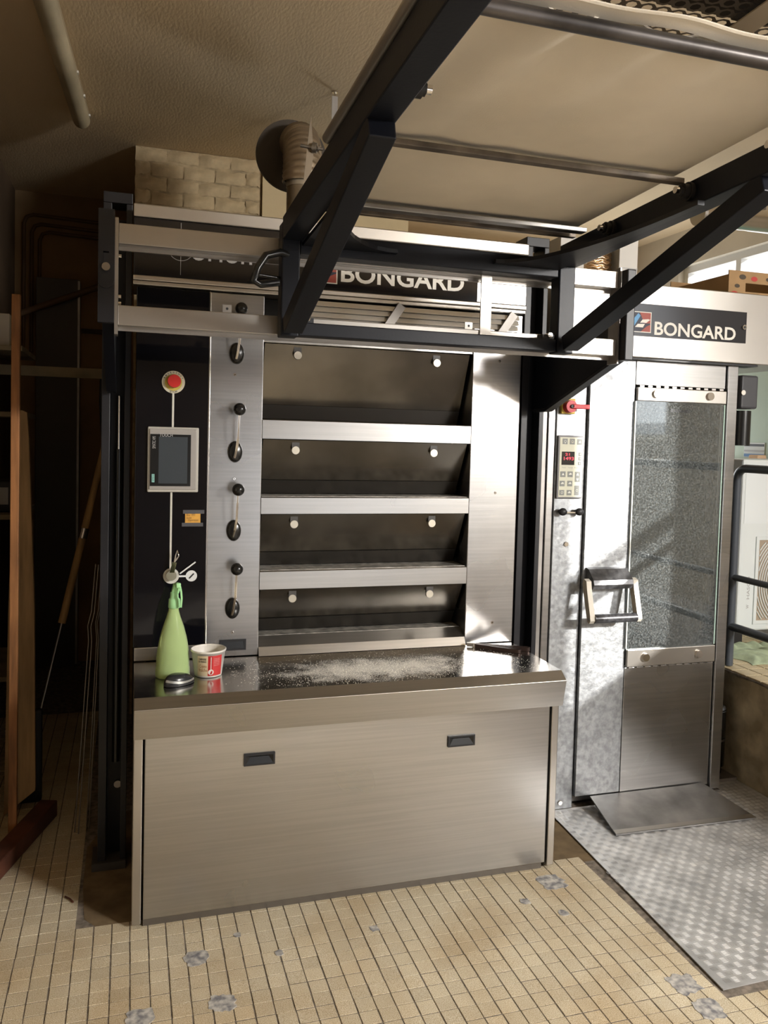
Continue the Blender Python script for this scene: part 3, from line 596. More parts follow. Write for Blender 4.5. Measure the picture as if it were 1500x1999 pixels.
# chassis
obj('chassis_post', B(.377,.433,-.305,-.245,1.972,2.318,.004), BLACKP, ld); obj('chassis_post', B(1.322,1.383,-.305,-.245,1.972,2.318,.004), BLACKP, ld)
obj('chassis_beam', B(.434,1.321,-.300,-.245,2.226,2.289,.003), BLACKP, ld); obj('chassis_beam', B(.434,1.321,-.300,-.245,1.977,2.018,.003), BLACKP, ld)
for x in (.46,1.295):
    s = MB(); s.box(x-.022,x+.022,-.292,-.252,2.0185,2.034); o = obj('lug', s, PLASTM, ld); s = MB(); s.cyl((x,-.275,2.030),(x,-.306,2.030),.009,n=12); obj('lug_bolt', s, CHROME, o)
def zb(y): return 2.252+sl_*(-y)           # underside of the side beams
Y1 = -2.45
for xa, xb in ((.377,.440),(1.320,1.383)):
    xm = (xa+xb)/2; f = MB(); f.bar((xm,-.306,zb(-.306)+.034),(xm,Y1,zb(Y1)+.034), xb-xa,.068,(0,0,1),.003); bm_ = obj('side_beam', f, BLACKP, ld)
    f = MB(); a = Vector((xm,-.335,2.000)); b = Vector((xm,-1.235,zb(-1.2)-.012)); f.bar(a,b,.058,.050,(0,0,1),.003); obj('strut', f, BLACKP, ld)
    tx = xa-.001 if xa < 1 else xb+.001
    f = MB(); f.cyl((tx,-.9,zb(-.9)+.082),(tx,Y1,zb(Y1)+.082),.0135,n=16); obj('edge_tube', f, STEELW, bm_)
    s = 1 if xa < 1 else -1; xi = xb if xa < 1 else xa
    for y in (-.62,-.98,-1.30):
        f = MB(); z = zb(y)+.040; f.cyl((xi,y,z),(xi+s*.010,y,z),.024,n=18); f.cyl((xi+s*.010,y,z),(xi+s*.026,y,z),.019,n=18); f.cyl((xi+s*.026,y,z),(xi+s*.034,y,z),.014,n=6); o = obj('roller_bush', f, RUBBER, bm_)
        f = MB(); f.cyl((xi+s*.034,y,z),(xi+s*.046,y,z),.009,n=14); obj('bush_bolt', f, CHROME, o)
# curved corner gussets
def arc_plate(cx, sx, lx, ly, z):
    p = [(cx,-.300),(cx,-.300-ly)]; n = 12
    for k in range(n+1):
        a = math.pi/2*k/n; p.append((cx+sx*(.02+(lx-.02)*(1-math.cos(a))), -.300-.02-(ly-.02)*(1-math.sin(a))))
    p.append((cx+sx*lx,-.300)); g = MB().prism(p, 'z', z-.012, z); g.v = [(x,y,q_+sl_*(-y-.30)-.001) for x,y,q_ in g.v]; return g
obj('corner_gusset', arc_plate(.441,1,.30,.56,2.263), BLACKP, ld); obj('corner_gusset', arc_plate(1.319,-1,.24,.74,2.263), SLATE, ld)
# canvas belt with its cross bars
def zc(y): return 2.348+sl_*(-y-.45)
CANV = mat('cream_canvas', (.88,.80,.67), .85, noise=2.2, var=.10, bump=.12, bscale=300)
def cloth(u, v):
    x = .446+.868*u; y = -.33-1.20*v; w_ = 0
    if v > .42:
        q = (v-.42)/.58; w_ += .016*q*math.sin(9*(u-.30*v)*math.pi)*math.exp(-((u-.25)/.28)**2)+.014*q*math.sin(7*(u-.55-.5*(1-v)))*math.exp(-((u-.75)/.2)**2)
    w_ += -.006*math.sin(math.pi*u)*math.sin(2*math.pi*v)**2
    return (x, y, zc(y)+.018+w_)
f = MB(); f.grid(cloth, 70, 90, (0,0,.004)); cv = obj('canvas_belt', f, CANV, ld, label='cream canvas conveyor belt seen from below')
def hem(u, v):
    x = .446+.868*u; a = v*math.pi*1.05; wv = .012*math.sin(u*9+.5)+.008*math.sin(u*23)
    return (x, -1.53-.030*v-.012*math.sin(a)+.5*wv, zc(-1.53)+.018+.004*math.sin(a)+.006*v)
f = MB(); f.grid(hem, 60, 8, (0,-.004,.002)); obj('canvas_hem', f, CANV, cv)
STRIP = mat('bar_brown', (.16,.13,.10), .5, .4, noise=12, var=.4)
for y, w1, n in ((-.40,.020,0),(-.46,.036,1),(-.945,.026,0)):
    f = MB(); z = zc(y)-.004; f.bar((.441,y,z),(1.319,y,z),w1,.014,(0,0,1),.002); obj('cross_bar', f, STRIP if n == 0 else STEELD, ld)
f = MB(); f.cyl((.441,-1.535,zc(-1.535)-.003),(1.319,-1.535,zc(-1.535)-.003),.0145,n=20); obj('end_roller', f, mat('roller_dark', (.10,.09,.085), .35, .7, noise=8, var=.4), ld)
# perforated guard sheet and strap above the front end
ps = MB(); px_, py_ = .034,.040; ny, nx = 20, 26; hr = .0105
for i in range(nx):
    for j in range(ny):
        cx_ = .62+(i+.5)*px_+(px_/2 if j % 2 else 0); cy_ = -1.34-(j+.5)*py_*.8; zz = 2.500+.03*(-cy_-1.34); ring = 8
        ins = [(cx_+hr*math.cos(2*math.pi*k/ring+.39), cy_+hr*math.sin(2*math.pi*k/ring+.39), zz) for k in range(ring)]
        out = []
        for k in range(ring):
            a = 2*math.pi*k/ring+.39; m_ = max(abs(math.cos(a))/(px_/2), abs(math.sin(a))/(py_*.4)); out.append((cx_+math.cos(a)/m_, cy_+math.sin(a)/m_, zz))
        ps.add(ins+out, [(k,(k+1)%ring,ring+(k+1)%ring,ring+k) for k in range(ring)])
sh = obj('perforated_guard', ps, mat('dark_perforated_steel', (.13,.11,.09), .5, .5), ld)
f = MB(); f.bar((1.085,-1.36,2.490),(1.085,-1.98,2.508),.056,.003,(0,0,1)); obj('hole_shade_sheet', B(.60,1.53,-2.0,-1.34,2.565,2.575), mat('hole_shade_brown', (.02,.016,.012), .9), sh); obj('strap', f, mat('pale_strap', (.62,.52,.38), .6), sh)  # dark sheet added above the guard so its holes look shaded
# crank handle on the left post
f = MB(); f.tube([(.432,-.272,2.215),(.37,-.31,2.222),(.325,-.325,2.205),(.30,-.33,2.165),(.288,-.332,2.125),(.31,-.33,2.118),(.365,-.32,2.13)], .012, 12); f.cyl((.376,-.28,2.150),(.30,-.30,2.152),.005,n=10); obj('crank_handle', f, PLAST, ld, label='glossy black crank handle')

# ================================================================== RACK OVEN
ro = thing('rack_oven', 'tall stainless rack oven with glazed door beside the deck oven', 'oven', (2.25,.6,0))
sh = MB(); sh.box(1.745,1.90,.61,1.9,.02,2.05); sh.box(2.6665,2.695,.52,1.9,.02,2.05); sh.box(1.90,2.665,1.5,1.9,.02,2.05); sh.box(1.90,2.665,.46,1.5,1.96,2.05); sh.box(1.90,2.665,.46,1.5,.02,.045)
obj('cabinet_shell', sh, STEEL, ro)
obj('header', B(1.70,3.02,.362,1.3,2.055,2.380,.004), STEELW, ro)
obj('header_shade_strip', B(1.745,2.75,.372,.46,2.046,2.0545), PLASTM, ro)  # black strip paints the shadow line under the overhanging header
obj('name_plate', B(2.025,2.664,.3585,.362,2.149,2.292,.001), mat('plate_black', (.03,.03,.034), .18), ro)
bongard(ro, 2.168,2.605,2.158,2.218,2.053,2.150,2.165,2.256,.3578)
f = MB(); f.cyl((2.648,.3583,2.222),(2.648,.350,2.222),.011,n=20); o = obj('lock', f, CHROME, ro); f = MB(); f.cyl((2.648,.3499,2.222),(2.648,.3494,2.222),.006,n=14); obj('lock_core', f, PLASTM, o)
obj('corner_strip', B(1.668,1.7015,.45,.62,.03,2.05,.002), STEELD, ro); obj('corner_strip', B(1.7035,1.736,.44,.62,.03,2.05,.002), STEELV, ro)
obj('control_column', B(1.738,1.884,.430,.60,.006,2.045,.002), STEELDOOR, ro)
# door
obj('door_leaf', B(1.887,2.1165,.410,.455,.064,2.046,.002), STEELDOOR, ro, label='scuffed stainless door leaf with handle')
obj('door_top_panel', B(2.1195,2.604,.410,.455,1.938,2.046,.002), STEEL, ro)
obj('door_lower_panel', B(2.1195,2.606,.410,.455,.050,.644,.002), STEELV, ro)
obj('door_stile', B(2.586,2.606,.412,.455,.735,1.865), STEELD, ro)
obj('jamb', B(2.6095,2.6655,.398,.52,.030,2.048,.003), STEELV, ro); obj('jamb_return', B(2.667,2.690,.43,.52,.030,2.048), STEELV, ro)
for z0, z1 in ((1.866,1.926),(.650,.730)):
    s = obj('glass_clamp', B(2.120,2.600,.392,.4095,z0,z1,.003), STEELW, ro)
    for x in (2.214,2.504):
        f = MB(); f.cyl((x,.392,(z0+z1)/2+.003),(x,.380,(z0+z1)/2+.003),.019,.018,n=24); obj('clamp_knob', f, CHROME, s)
hz = MB()
for i in range(11):
    for z in (1.932,.647): hz.box(2.135+i*.043,2.157+i*.043,.400,.4098,z-.004,z+.004)
obj('hinge_knuckles', hz, STEELD, ro)
def glass_material():
    m = bpy.data.materials.new('dusty_door_glass'); m.use_nodes = True; nt = m.node_tree; L = nt.links.new; nt.nodes.clear()
    out = nt.nodes.new('ShaderNodeOutputMaterial'); tr_ = nt.nodes.new('ShaderNodeBsdfTransparent'); tr_.inputs[0].default_value = (.88,.92,.93,1)
    gl_ = nt.nodes.new('ShaderNodeBsdfGlossy'); gl_.inputs['Roughness'].default_value = .04; df = nt.nodes.new('ShaderNodeBsdfDiffuse'); df.inputs[0].default_value = (.70,.74,.74,1)
    fr = nt.nodes.new('ShaderNodeFresnel'); fr.inputs[0].default_value = 1.55
    m1 = nt.nodes.new('ShaderNodeMixShader'); L(fr.outputs[0], m1.inputs[0]); L(tr_.outputs[0], m1.inputs[1]); L(gl_.outputs[0], m1.inputs[2])
    tc = nt.nodes.new('ShaderNodeTexCoord'); n = nt.nodes.new('ShaderNodeTexNoise'); n.inputs['Scale'].default_value = 160; n.inputs['Detail'].default_value = 2; L(tc.outputs['Object'], n.inputs[0])
    mr = nt.nodes.new('ShaderNodeMapRange'); L(n.outputs[0], mr.inputs[0]); mr.inputs[1].default_value = .45; mr.inputs[2].default_value = .75; mr.inputs[3].default_value = .02; mr.inputs[4].default_value = .17
    m2 = nt.nodes.new('ShaderNodeMixShader'); L(mr.outputs[0], m2.inputs[0]); L(m1.outputs[0], m2.inputs[1]); L(df.outputs[0], m2.inputs[2]); L(m2.outputs[0], out.inputs[0]); return m
GLS = glass_material()
gp = obj('door_pane', B(2.118,2.592,.398,.404,.726,1.868), GLS, ro, label='dusty clear door pane')
EDGE = mat('glass_edge_green', (.45,.62,.55), .15)
obj('pane_edge', B(2.5925,2.5985,.397,.405,.735,1.863), EDGE, gp); obj('pane_edge', B(2.1125,2.1178,.397,.405,.735,1.863), mat('seal_white', (.70,.74,.70), .4), gp)
t = MB(); text(t, 'BONGARD', 2.318,2.405,1.820,1.834,.3976,.02); t.box(2.300,2.314,.3974,.3977,1.820,1.836); obj('pane_print', t, PLASTM, gp)
INT = mat('oven_interior', (.30,.30,.28), .4, .9)
rk = MB(); rk.box(2.13,2.165,1.0,1.03,.05,1.95); rk.box(2.40,2.44,1.0,1.03,.05,1.95); rk.box(2.13,2.44,1.0,1.03,1.35,1.38); obj('interior_frame', rk, INT, ro)
# door handle
f = MB(); f.prism([(.4095,1.112),(.385,1.108),(.340,1.065),(.334,1.045),(.345,1.024),(.4095,1.012)], 'x', 1.898, 2.098); hm = obj('handle_mount', f, mat('handle_mount_grey', (.09,.09,.095), .35, .4, noise=30, var=.4), ro)
CRA = mat('handle_cream', (.62,.58,.50), .45)
for x in (1.874, 2.112):
    f = MB(); f.prism([(.362,1.070),(.340,1.062),(.334,1.03),(.300,.915),(.296,.895),(.306,.882),(.322,.886),(.336,.925),(.366,1.02),(.372,1.05)], 'x', x-.012, x+.012); o = obj('handle_arm', f, CRA, hm)
    f = MB(); xo = x-.0125 if x < 2 else x+.0125; f.cyl((xo,.310,.900),(xo-.002,.310,.900),.006,n=14); obj('arm_screw', f, STEELD, o)
f = MB(); f.cyl((1.886,.311,.901),(2.100,.311,.901),.0205,n=24); obj('handle_bar', f, mat('handle_bar_black', (.05,.05,.055), .3, .2, noise=60, var=.5), hm)
# isolator switch
o = obj('switch_plate', B(1.748,1.815,.408,.4295,1.795,1.862,.004), mat('switch_yellow', (.72,.52,.10), .45), ro, label='yellow isolator plate')
f = MB(); f.cyl((1.781,.408,1.827),(1.781,.380,1.827),.029,.026,n=28); f.box(1.781,1.866,.372,.388,1.817,1.837,.003); obj('switch_knob', f, mat('switch_red', (.55,.02,.03), .4), o, label='red isolator lever')
f = MB(); f.cyl((1.781,.380,1.827),(1.781,.372,1.827),.008,n=14); obj('switch_pin', f, PLASTM, o)
# control keypad
kp = obj('keypad', B(1.742,1.871,.418,.4295,1.420,1.700,.008), mat('keypad_rim', (.22,.22,.23), .4), ro, label='keypad with red digital display')
obj('keypad_face', B(1.750,1.865,.4165,.4185,1.428,1.692,.001), mat('keypad_cream', (.62,.62,.50), .5), kp)
KX = lambda zx: 1.748+(zx-120)/580*.119; KZ = lambda zy: 1.694-(zy-40)/1460*.268
KEY = mat('key_grey', (.22,.23,.22), .5); KW = mat('key_symbol', (.75,.76,.70), .5)
dsp = obj('display', B(KX(180),KX(490),.4150,.4168,KZ(715),KZ(395),.0008), mat('display_black', (.012,.010,.010), .15), kp)
REDL = mat('display_digits', (.5,.02,.03), .5, emit=(.8,.05,.08,.7))
t = MB(); text(t,'1493', KX(230),KX(470),KZ(600),KZ(520),.4147,.01); text(t,'21', KX(260),KX(370),KZ(490),KZ(430),.4147,.01); obj('display_digits', t, REDL, dsp)
keys = [(250,150,60,68,'bulb'),(425,150,60,68,'ring'),(605,155,60,68,'tri'),(225,940,62,68,'up'),(400,940,62,68,'dash'),(215,1165,60,66,'dash'),(398,1165,60,66,'dash'),(212,1385,58,64,'ring'),(390,1385,58,64,'dash'),(625,455,34,44,'dot'),(622,560,34,40,'dot'),(615,675,34,40,'dot'),(580,1000,62,122,'updown'),(572,1330,56,116,'ring')]
for zx, zy, hx, hy, sy in keys:
    k = obj('key', B(KX(zx-hx),KX(zx+hx),.4152,.4168,KZ(zy+hy),KZ(zy-hy),.0012), KEY, kp); f = MB(); y = .4149; c0, c1 = KX(zx), KZ(zy)
    def tri(a, b, s, d): f.add([(a-s,y,b-d*s*.7),(a+s,y,b-d*s*.7),(a,y,b+d*s)], [(0,1,2)])
    if sy in ('bulb','ring'): f.tube([(c0+.0048*math.cos(a*math.pi/8),y,c1+.0048*math.sin(a*math.pi/8)) for a in range(16)], .0011, 5, closed=True)
    if sy == 'bulb': f.box(c0-.0015,c0+.0015,y-.0003,y+.0003,c1-.010,c1-.005)
    if sy in ('tri','up'): tri(c0,c1,.006,1)
    if sy == 'updown': tri(c0,c1+.011,.007,1); tri(c0,c1-.012,.007,-1)
    if sy == 'dash': f.box(c0-.007,c0+.007,y-.0003,y+.0003,c1-.002,c1+.002); f.box(c0-.003,c0+.005,y-.0003,y+.0003,c1+.003,c1+.006)
    if sy == 'dot': f.box(c0-.002,c0+.002,y-.0003,y+.0003,c1-.003,c1+.003)
    obj('key_symbol', f, KW, k)
t = MB(); text(t, 'Four  Temp  Buée', KX(200),KX(600),KZ(800),KZ(765),.4163); obj('keypad_print', t, KEY, kp)
for x in (1.768,1.850):
    f = MB(); f.cyl((x,.4295,1.363),(x,.412,1.363),.009,n=14); f.sphere((x,.402,1.363),.020,18,(1,.8,.85)); obj('grip_knob', f, PLASTM, ro, label='black round grip')
f = MB(); f.bar((1.768,.405,1.360),(1.850,.405,1.360),.008,.006); obj('grip_link', f, CHROME, ro)
for x, z in ((1.804,1.216),(1.822,.036)):
    f = MB(); f.cyl((x,.4295,z),(x,.4235,z),.012,.010,n=18); obj('screw', f, CHROME, ro)
# hinge column
f = MB(); f.box(2.690,2.785,.40,.50,1.850,2.008,.010); hb = obj('hinge_cover', f, mat('hinge_grey', (.055,.056,.062), .4), ro, label='dark grey hinge cover'); f = MB(); f.cyl((2.740,.455,1.676),(2.740,.455,1.842),.044,n=28); obj('hinge_barrel', f, PLAST, ro)
f = MB(); f.cyl((2.697,.399,1.925),(2.697,.395,1.925),.012,n=18); obj('hinge_ring', f, WHITE, hb)

# things on and behind the rack oven
cr_ = thing('fruit_crate', 'cardboard fruit crate with red and dark printed shapes on top of the rack oven', 'crate', (2.90,.66,2.38))
CARD = mat('brown_cardboard', (.40,.25,.12), .8, noise=8, var=.1)
cx0, cx1, cy0, cy1, cz0, cz1 = 2.72, 3.08, .56, 1.02, 2.381, 2.55
f = MB(); f.box(cx0,cx1,cy0,cy1,cz0,cz0+.006); f.box(cx0,cx1,cy1-.006,cy1,cz0+.006,cz1); f.box(cx0,cx0+.006,cy0+.007,cy1-.006,cz0+.006,cz1-.04); f.box(cx1-.006,cx1,cy0+.007,cy1-.006,cz0+.006,cz1)
f.box(cx0,cx1,cy0,cy0+.006,cz0+.006,cz0+.05); f.box(cx0,cx1,cy0,cy0+.006,cz0+.092,cz1-.02); f.box(cx0,cx0+.10,cy0,cy0+.006,cz0+.05,cz0+.092); f.box(cx0+.26,cx1,cy0,cy0+.006,cz0+.05,cz0+.092); obj('crate_body', f, CARD, cr_)
for dx, dz, r, m in ((.035,.035,.018,'r'),(.08,.12,.016,'k'),(.30,.03,.018,'r'),(.30,.115,.016,'k'),(.18,.025,.014,'k'),(.15,.115,.015,'r'),(.235,.118,.012,'k'),(.24,.03,.013,'k'),(.05,.075,.012,'k')):
    f = MB(); f.add([(cx0+dx+r*1.3*math.cos(a*math.pi/7), cy0-.0006, cz0+dz+r*.8*math.sin(a*math.pi/7)) for a in range(14)], [tuple(range(14))]); obj('printed_fruit', f, mat('print_red', (.50,.06,.05), .7) if m == 'r' else mat('print_dark', (.08,.06,.04), .7), cr_)
CARTON = mat('white_carton', (.68,.66,.62), .7, noise=3, var=.04)
f = MB(); f.box(1.83,1.955,.62,.86,2.382,2.62,.003); f2 = thing('white_carton', 'tall white carton left of the foil tray on the oven top', 'box', (1.89,.74,2.381)); obj('carton_body', f, CARTON, f2)
f = MB(); f.box(2.13,2.23,.60,.86,2.382,2.70,.003); f2 = thing('white_carton', 'tall white carton right of the foil tray on the oven top', 'box', (2.18,.73,2.381)); obj('carton_body', f, CARTON, f2); f = MB(); f.box(2.129,2.231,.5985,.5998,2.495,2.499); obj('carton_flap_line', f, GREYP, f2)
ft = thing('foil_tray', 'crinkled copper coloured foil sleeve between two white cartons', 'foil tray', (2.04,.72,2.381))
def foil(u, v): a = math.pi*(-.15+1.3*u); return (2.04-.078*math.cos(a), .66-.05*math.sin(a)+.006*math.sin(v*60), 2.382+.22*v+.004*math.sin(u*40))
f = MB(); f.grid(foil, 40, 40, (0,.003,0)); obj('foil_sheet', f, mat('copper_foil', (.72,.52,.34), .22, 1, bump=.8, bscale=40), ft)
f = MB(); n = 24; f.add([(1.965+.15*i/n, .598, 2.383) for i in range(n+1)]+[(1.965+.15*i/n, .598, 2.405+.012*math.sin(i*1.3)*(1-.4*i/n)) for i in range(n+1)], [(i,i+1,n+2+i,n+1+i) for i in range(n)]); f.M = None; obj('paper_edge', f, mat('pink_paper', (.75,.58,.50), .7), ft)
du = thing('ventilation_duct', 'round bright metal ventilation duct crossing near the ceiling at the right', 'duct', (3.2,1.0,2.82))
f = MB(); f.cyl((2.88,1.0,2.925),(XR-.003,1.0,2.925),.062,n=28); obj('duct_pipe', f, CHROME, du)
f = MB(); f.cyl((3.45,1.0,2.925),(3.49,1.0,2.925),.066,n=28); obj('duct_joint', f, STEELW, du); f = MB(); f.cyl((2.86,1.0,2.925),(2.88,1.0,2.925),.066,n=28); obj('duct_cap', f, STEELW, du)
f = MB(); f.bar((3.30,1.0,2.985),(3.30,1.0,ZC-.002),.02,.004,(1,0,0)); obj('duct_hanger', f, STEELD, du)

# ================================================================== PLATFORM SIDE
pu = thing('booster_pump', 'black cylindrical pump standing in the corner beside the rack oven', 'pump', (2.782,.60,0))
f = MB(); f.box(2.700,2.855,.50,.70,.006,.022); obj('pump_base', f, STEELD, pu)
f = MB(); f.lathe([(.001,.022),(.045,.022),(.045,.06),(.058,.062),(.058,.345),(.052,.358),(.001,.362)], (2.782,.60,0), 28); obj('pump_body', f, PLAST, pu)
f = MB(); f.lathe([(.060,.19),(.0605,.196),(.060,.202)], (2.782,.60,0), 28); obj('pump_clamp', f, STEELD, pu)
f = MB(); f.lathe([(.0585,.34),(.0535,.3595),(.001,.3635)], (2.782,.60,0), 28); pc = obj('pump_cap', f, mat('pump_cap_grey', (.16,.17,.18), .35), pu)
f = MB(); f.lathe([(.03,.3625),(.028,.372),(.001,.373)], (2.782,.60,0), 20); obj('pump_button', f, mat('pump_top_white', (.5,.52,.53), .35), pc)
gr_ = thing('guard_rail', 'dark grey tubular guard rail along the edge of the raised platform', 'railing', (2.93,.3,.53))
RAILM = mat('rail_grey_blue', (.075,.085,.10), .35)
xr = 2.93; f = MB(); f.tube([(xr,.685,.535),(xr,.685,1.50)]+[(xr,.685-.06*(1-math.cos(a*math.pi/12)),1.50+.06*math.sin(a*math.pi/12)) for a in range(1,7)]+[(xr,-1.5,1.56)], .0215, 16); obj('rail_frame', f, RAILM, gr_)
f = MB(); f.cyl((xr,.685,.738),(xr,-1.5,.738),.0215,n=16); obj('rail_bar', f, RAILM, gr_); f = MB(); f.cyl((xr,.685,.996),(xr,-1.5,.996),.0165,n=16); obj('rail_bar', f, RAILM, gr_)
f = MB(); f.cyl((xr,-1.5,.535),(xr,-1.5,1.58),.0215,n=16); obj('rail_post', f, RAILM, gr_)
ac = thing('condenser_unit', 'white refrigeration unit with round slatted fan grille behind the guard rail', 'condenser', (3.58,1.2,.53))
ACW = mat('unit_white', (.74,.78,.78), .35)
ax0, ax1, ay0, az0, az1 = 3.255, 3.90, 1.02, .615, 1.60
obj('unit_casing', B(ax0,ax1,ay0,ay0+.34,az0,az1,.012), ACW, ac)
for x in (ax0+.06, ax1-.06): obj('unit_foot', B(x-.03,x+.03,ay0+.05,ay0+.3,.533,az0), RUBBER, ac)
f = MB(); gx0, gx1, gz0, gz1 = 3.365,3.87,.655,1.16
f.box(gx0,gx1,ay0-.008,ay0-.001,gz0,gz0+.02); f.box(gx0,gx1,ay0-.008,ay0-.001,gz1-.02,gz1); f.box(gx0,gx0+.02,ay0-.008,ay0-.001,gz0+.02,gz1-.02); f.box(gx1-.02,gx1,ay0-.008,ay0-.001,gz0+.02,gz1-.02); gq = obj('grille_frame', f, ACW, ac)
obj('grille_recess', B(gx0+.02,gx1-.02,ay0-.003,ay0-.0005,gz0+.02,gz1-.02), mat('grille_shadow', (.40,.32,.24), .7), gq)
gcx, gcz = (gx0+gx1)/2+.05, (gz0+gz1)/2-.02
for k in range(4, 22):
    r = .016*k; pts = []; f = MB(); seg = []
    for a in range(0, 73):
        t_ = a*math.pi/36; x = gcx+r*math.cos(t_); z = gcz+r*math.sin(t_)
        if gx0+.02 < x < gx1-.02 and gz0+.02 < z < gz1-.02: seg.append((x,ay0-.006,z))
        else:
            if len(seg) > 2: f.tube(seg, .0035, 6)
            seg = []
    if len(seg) > 2: f.tube(seg, .0035, 6)
    if f.v: obj('grille_ring', f, ACW, gq)
t = MB(); text(t, 'HASCO', 3.318,3.338,.80,.93,ay0-.0008,.01,rot=True); text(t, 'W', 3.318,3.336,.745,.768,ay0-.0008,.03,rot=True); obj('unit_lettering', t, GREYP, ac)
f = MB(); f.box(ax0+.02,ax1-.02,ay0-.002,ay0-.0005,1.235,1.575); obj('unit_upper_panel', f, mat('unit_gloss_white', (.80,.84,.85), .12), ac)
def rag(u, v):
    x = 3.06+.44*u; y = .66+.36*v-.10*u*(1-v)
    h = .012+.020*abs(math.sin(u*9+v*4))*abs(math.sin(v*7-u*3))+.014*math.sin(u*17+2*v)**2
    e = min(u,1-u,v,1-v)*8; return (x+.02*math.sin(v*9), y+.02*math.sin(u*8), .531+min(1,e)*h)
f = MB(); f.grid(rag, 50, 40, (0,0,.003)); rg = thing('floor_cloth', 'crumpled pale green floor cloth on the platform tiles', 'cloth', (3.28,.8,.53)); obj('cloth_sheet', f, mat('pale_green_cloth', (.42,.50,.34), .9, noise=30, var=.12), rg)
def poster(name, label, y0, y1, z0, z1, m, bands=()):
    t_ = thing(name, label, 'notice', (XR-.02,(y0+y1)/2,z0)); obj('sheet', B(XR-.016,XR-.0125,y0,y1,z0,z1), m, t_)
    for b0, b1, mm in bands: obj('printed_band', B(XR-.0175,XR-.0162,y0+.004,y1-.004,b0,b1), mm, t_)
TEAL = mat('teal_print', (.16,.52,.45), .6); BLUEP = mat('blue_print', (.12,.28,.55), .6); YELP = mat('yellow_print', (.62,.60,.22), .6); PW = mat('poster_white', (.72,.76,.74), .6)
poster('wall_notice', 'pale teal notice with dark teal lower band on the green wall', 1.32,1.60,1.86,2.13, mat('pale_teal', (.30,.60,.54), .6), ((1.87,1.96,TEAL),))
poster('wall_notice', 'white notice with blue blocks and a yellow stripe on the green wall', 1.32,1.575,1.60,1.855, PW, ((1.77,1.84,BLUEP),(1.70,1.73,YELP),(1.61,1.68,BLUEP)))
poster('wall_notice', 'small striped white and blue notice on the green wall beside the hinge', 1.62,1.81,1.60,1.70, PW, ((1.605,1.625,BLUEP),(1.64,1.65,GREYP),(1.675,1.69,PLASTM)))
wb = thing('wall_shelf', 'grey wall ledge below the notices on the green wall', 'shelf', (XR-.08,1.6,1.53)); obj('ledge', B(XR-.14,XR-.013,1.2,2.0,1.53,1.585,.003), mat('ledge_grey', (.42,.41,.40), .6), wb)
s = thing('sponge', 'peach coloured sponge lying on the grey wall ledge', 'sponge', (XR-.10,1.58,1.586)); obj('sponge_block', B(XR-.135,XR-.06,1.545,1.63,1.5865,1.62,.010), mat('peach_foam', (.72,.48,.30), .9, bump=.4, bscale=80), s)

# ================================================================== CEILING: LAMP, FLUE
lp = thing('ceiling_lamp', 'long dusty fluorescent batten lamp fixed to the ceiling at the left', 'lamp', (-.35,1.05,ZC))
LD = mat('yellowed_diffuser', (.42,.36,.24), .45, noise=3, var=.2)
a = Vector((-.392,.30,ZC-.012)); b = Vector((-.314,1.79,ZC-.012))
f = MB(); f.bar(a,b,.080,.022,(0,0,1),.003); obj('lamp_base', f, mat('lamp_base_beige', (.34,.27,.17), .6), lp)
f = MB(); f.cyl(a+Vector((0,0,-.026)),b+Vector((0,0,-.026)),.042,n=28); f.sphere(b+Vector((0,0,-.026)),.042,20); df_ = obj('lamp_diffuser', f, LD, lp)
for k in (.62,.80,.97):
    p = a.lerp(b,k)+Vector((.043,0,-.014)); f = MB(); f.box(p.x-.003,p.x+.005,p.y-.012,p.y+.012,p.z-.006,p.z+.004); obj('lamp_clip', f, WHITE, df_)
fd = thing('flue_duct', 'flexible metal flue elbow with a dark round collar rising from the oven top', 'flue', (.66,.95,2.48))
FM = mat('flue_metal', (.42,.34,.25), .38, .85, noise=6, var=.2)
cxd, cyd = .668,.90; R_ = .072
f = MB(); f.cyl((cxd,cyd,2.487),(cxd,cyd,2.80),R_*.93,n=28); obj('flue_pipe', f, mat('flue_tape', (.36,.29,.20), .45, .6, noise=5, var=.25), fd)
for z in (2.62,2.78): f = MB(); f.cyl((cxd,cyd,z),(cxd,cyd,z+.035),R_*.97,n=28); obj('flue_tape_band', f, mat('flue_tape_light', (.45,.38,.28), .45, .4), fd)
f = MB(); vs = []; N = 64; n = 28; Rb = .19
for i in range(N+1):
    t_ = i/N; A = t_*math.pi*.62; r = R_*(1.18+.06*math.sin(i*math.pi/1.6)); c_ = Vector((cxd+.02*t_, cyd+Rb*(1-math.cos(A)), 2.80+.05*min(1,t_*3)+Rb*math.sin(A))); tn = Vector((0,math.sin(A),math.cos(A))); nb = Vector((1,0,0)); bn = tn.cross(nb)
    for k in range(n): g = 2*math.pi*k/n; vs.append(c_+nb*r*math.cos(g)+bn*r*math.sin(g))
f.add(vs, [(i*n+k,i*n+(k+1)%n,(i+1)*n+(k+1)%n,(i+1)*n+k) for i in range(N) for k in range(n)], True); obj('flue_elbow', f, FM, fd, label='ribbed flexible elbow')
f = MB(); f.cyl((cxd-.012,1.10,2.985),(cxd-.012,1.115,2.985),.168,n=48); obj('flue_collar', f, mat('collar_dark', (.055,.042,.03), .5), fd); f = MB(); f.cyl((cxd,1.115,2.985),(cxd,1.16,2.985),R_,n=28); obj('flue_pipe', f, FM, fd)
br = thing('flue_stay', 'bent metal stay with a clamp bolt in front of the flue', 'bracket', (.60,.55,2.487))
